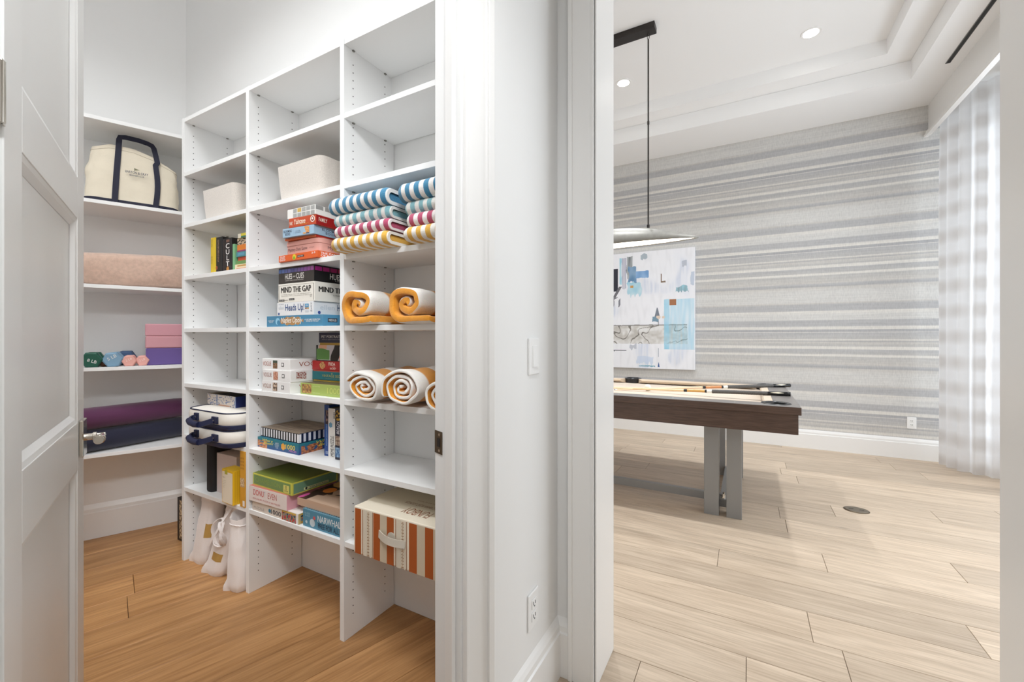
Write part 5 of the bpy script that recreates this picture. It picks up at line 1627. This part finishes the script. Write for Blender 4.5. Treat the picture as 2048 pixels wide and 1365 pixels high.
tb_ = b.build('body', mat('natural_canvas', (226, 216, 196), .85, var=.04, scale=12, bump=.22, bscale=320), tt_, smooth=True)
b = MB(); b.rings([[(q[0] * 1.006, q[1] * 1.006, q[2]) for q in [tote(u, 2 * PI * j / nn_) for j in range(nn_)]] for u in (0.0, .03, .075)], 0, False, False)
rim = MB(); rim.tube([tote(.93, PI + PI * q / 40, 1.004) for q in range(1, 40)], .0016, 5); rim.build('top_seam', mat('canvas_seam', (206, 196, 176), .85), tt_, smooth=True)
NVW = mat('navy_webbing', (26, 27, 48), .75, bump=.12, bscale=500)
b.build('navy_base_trim', NVW, tt_, smooth=True)
def front_y(x, zz):
    u = min(1, zz / .348); d = .130 * (1 - .42 * u ** 1.6)
    return -d * (1.03) - .004
def strap(sgn, ypush, nm):
    pts = []
    xl_, xr_ = -.066, .094
    for q in range(9): zz = .004 + .32 * q / 8; pts.append((xl_ - .012 + .012 * q / 8, sgn * -front_y(xl_, zz) if sgn > 0 else front_y(xl_, zz), zz))
    ytop = pts[-1][1]
    pts += [(xl_ + .001, ytop * .95, .355), (xl_ + .002, ytop * .86, .385), (xl_ + .006, ytop * .80, .404), (xl_ + .03, ytop * .76, .410)]
    pts += [(0.02, ytop * .74, .409), (.060, ytop * .74, .402), (.080, ytop * .76, .394), (.089, ytop * .82, .378), (.098, ytop * .92, .335), (.106, ytop, .290)]
    for q in range(8, -1, -1): zz = .004 + .265 * q / 8; pts.append((xr_ + .010 * math.sin(PI * q / 8) + .004, sgn * -front_y(xr_, zz) if sgn > 0 else front_y(xr_, zz), zz))
    b = MB(); b.v = []; b.f = []; b.m = []
    P_ = [Vector(p) for p in pts]; rg = []
    for k, p in enumerate(P_):
        tg = (P_[min(k + 1, len(P_) - 1)] - P_[max(k - 1, 0)]).normalized()
        sd = Vector((0, 1, 0)).cross(tg).normalized(); fw = sd.cross(tg).normalized()
        rg.append([p - sd * .013 - fw * .0022, p + sd * .013 - fw * .0022, p + sd * .013 + fw * .0022, p - sd * .013 + fw * .0022])
    b.rings(rg); h = b.build(nm, NVW, tt_, smooth=True)
    for s_ in (-1, 1):
        b = MB(); b.tube([rg[k][0].lerp(rg[k][1], .5 + s_ * .36) + (rg[k][0] - rg[k][3]) * .15 for k in range(len(rg))], .0009, 5); b.build('stitching', mat('tan_thread', (190, 164, 130), .8), h, smooth=True)
strap(-1, 0, 'handle')
fr = (Vector((-.045, front_y(0, .17) - .004, .12)), Vector((.13, 0, -.0)), Vector((0, .012, .07)), Vector((0, -1, .2)).normalized())
fr = (Vector((-.036, -.1290, .168)), Vector((.104, 0, 0)), Vector((0, .0085, .056)), Vector((0, -1, .15)).normalized())
text_on(tb_, '', 'BARTON & GRAY', .02, .36, .98, .62, (38, 44, 70), bold=.03, fr=fr, lift=.004); text_on(tb_, '', 'MARINERS CLUB', .20, .10, .80, .25, (58, 62, 80), bold=.01, fr=fr, lift=.004)
b = MB(); O, U, V, Nn = fr
for tri, c in (([(.40, .98), (.40, .72), (.62, .84)], (120, 116, 84)),):
    q = [O + U * a_ + V * b_ + Nn * .004 for a_, b_ in tri]; b.v = [tuple(x) for x in q]; b.f = [(0, 1, 2)]; b.m = [0]
b.build('flag_emblem', mat('ink_flag', (120, 116, 84), .6), tb_, fix=False)
b = MB(); b.tube([O + U * .395 + V * .62 + Nn * .0042, O + U * .395 + V * 1.0 + Nn * .0042], .0008, 5); b.build('flag_pole', mat('ink_pole', (60, 60, 60), .6), tb_)

# folded blanket
bl = MB(); nA = 46
def blk(i, j):
    x = -.33 + .66 * i
    a = 2 * PI * j
    Y = math.cos(a); Z = math.sin(a); e = .45
    Y = math.copysign(abs(Y) ** e, Y); Z = math.copysign(abs(Z) ** e, Z)
    en = min(1, min(i, 1 - i) * 14 + .55)
    h = .098 - .004 * math.sin(i * 5)
    n = .008 * nz3(x * 6, Y * 1.2, Z * 1.5) + .005 * nz3(x * 16, Y * 3, Z * 3)
    wr = .006 * max(0, 1 - abs(i - .76) / .14) * math.sin(x * 60 + Z * 5 + Y)
    return (x, Y * (.165 + n + wr) * (.97 + .03 * en), max(0.0, h + Z * (h + n) * en))
bl.rings([[blk(i / 40, j / nA) for j in range(nA)] for i in range(41)])
FLE = mat('beige_fleece', (206, 176, 158), .95, var=.10, scale=60, bump=.35, bscale=240, sheen=.6)
b_o = bl.build('folded_blanket', FLE, loc=LS(.20, .182, 1.508), rotz=RZL, smooth=True)
tag(b_o, 'folded beige fleece blanket filling the third shelf', 'blanket')

# foam blocks
def block(label, z, h, col, ds):
    o = MB().box(-.115, .115, -.075, .075, 0, h).build('yoga_block', mat('foam_' + label[:6], col, .75, bump=.06, bscale=500), loc=LS(.405 + ds, .236, z), rotz=RZL, bevel=.007, seg=3)
    return tag(o, label, 'foam block', 'foam yoga blocks')
block('purple foam block at the bottom of the stack', 1.052, .101, (104, 84, 146), .002)
block('pink foam block resting on the purple block', 1.153, .071, (206, 152, 160), 0)
block('pink foam block at the top of the stack', 1.224, .073, (208, 152, 162), -.001)

# dumbbells: two hexagonal heads on a grip, pointing out of the shelf
def dumbbell(label, s, off, r, L, col, txt=None, drot=0.0, roll=0.0, tcol=(224, 226, 224), tilt=-.3):
    zc_ = r * math.cos(PI / 6) * (1.0)
    t = lthing('dumbbell', label, 'dumbbell', s, off, 1.052, 'hexagonal dumbbells', drot)
    M_ = mat('vinyl_' + '_'.join(map(str, col)), col, .45)
    hl = L * .30
    for e, y0 in enumerate((0.0, L - hl)):
        b = MB(); rg = []
        for q, k in ((0, .86), (.006, 1.0), (hl - .006, 1.0), (hl, .86)):
            rg.append([(r * k * math.cos(PI / 6 * 2 * m + roll), y0 + q, zc_ + r * k * math.sin(PI / 3 * m + roll)) for m in range(6)])
        b.rings(rg); hd_ = b.build('head', M_, t, bevel=.002)
        if e == 0 and txt:
            fr = (Vector((-r * .36, -.0005, zc_ - r * .14)), Vector((r * .78, 0, tilt * r)), Vector((-tilt * r * .3, 0, r * .34)), Vector((0, -1, 0)))
            text_on(hd_, '', txt, 0, 0, 1, 1, tcol, bold=.02, fr=fr, lift=.0006)
    b = MB(); b.lathe([(.013, hl - .004), (.0155, L * .5), (.013, L - hl + .004)], 14, 0, (0, 0, zc_), 'y'); b.build('grip', M_, t, smooth=True)
dumbbell('dark green dumbbell marked 8 at the left end beside the door', .068, .352, .0465, .165, (20, 84, 66), '8 LB')
dumbbell('rust brown dumbbell half hidden behind the green one', .114, .294, .0225, .075, (146, 84, 50))
dumbbell('light blue dumbbell with raised numerals', .152, .345, .0455, .16, (122, 158, 184), '5 LB', 0, .12, tilt=.5)
dumbbell('dark blue dumbbell behind the light blue one', .195, .175, .047, .13, (62, 92, 132))
dumbbell('pink dumbbell nearer the light blue one', .221, .340, .0345, .135, (228, 168, 156), '2 LB', 0, 0, (246, 220, 212), .4)
dumbbell('pink dumbbell nearer the foam blocks', .2775, .322, .0325, .13, (228, 168, 158), '2 LB', 0, .1, (246, 220, 212), .3)

# rolled mats, lying at an angle on the lowest shelf
def mat_roll(label, s0, o0, s1, o1, z, r, col, seed):
    A = Vector(LS(s0, o0, 0)); Bv = Vector(LS(s1, o1, 0)); D = Bv - A; L = D.length
    b = MB(); rg = []
    n = 34
    for i in range(13):
        ring = []
        for j in range(n):
            a = 2 * PI * j / n
            k = 1 + .04 * nz3(math.cos(a) + seed, math.sin(a), i * .35) 
            if i in (0, 12): k *= .94
            zz = r * .93 + r * .93 * math.sin(a) * k
            ring.append((L * i / 12, r * 1.05 * math.cos(a) * k, max(0.0, zz)))
        rg.append(ring)
    b.rings(rg)
    o = b.build('rolled_mat', mat('mat_' + label[:5], col, .85, bump=.1, bscale=300, sheen=.4), loc=(A.x, A.y, z), rotz=math.atan2(D.y, D.x), smooth=True)
    # spiral seam at the end faces
    sp_ = MB(); pts = []
    for q in range(60):
        a = q * .3; rr_ = r * .9 * (1 - q / 64)
        pts.append((-.0004, rr_ * math.cos(a), r * .93 + rr_ * .9 * math.sin(a)))
    sp_.tube(pts, .0012, 4); sp_.build('spiral_seam', BLACK, o)
    return tag(o, label, 'mat', 'rolled exercise mats')
cr, sr = .065 * .41, .065 * .91     # step back from the front line to the roll's axis
mat_roll('navy rolled mat lying under the purple one', -.045 + cr, .372 - sr, .450 + cr * .4, .150 - sr * 1.0, .578, .0665, (24, 26, 52), 2.0)
mat_roll('purple rolled mat on top of the navy mat', -.045 + cr, .362 - sr, .450 + cr * .4, .142 - sr * 1.0, .578 + .122, .066, (92, 42, 80), 6.0)
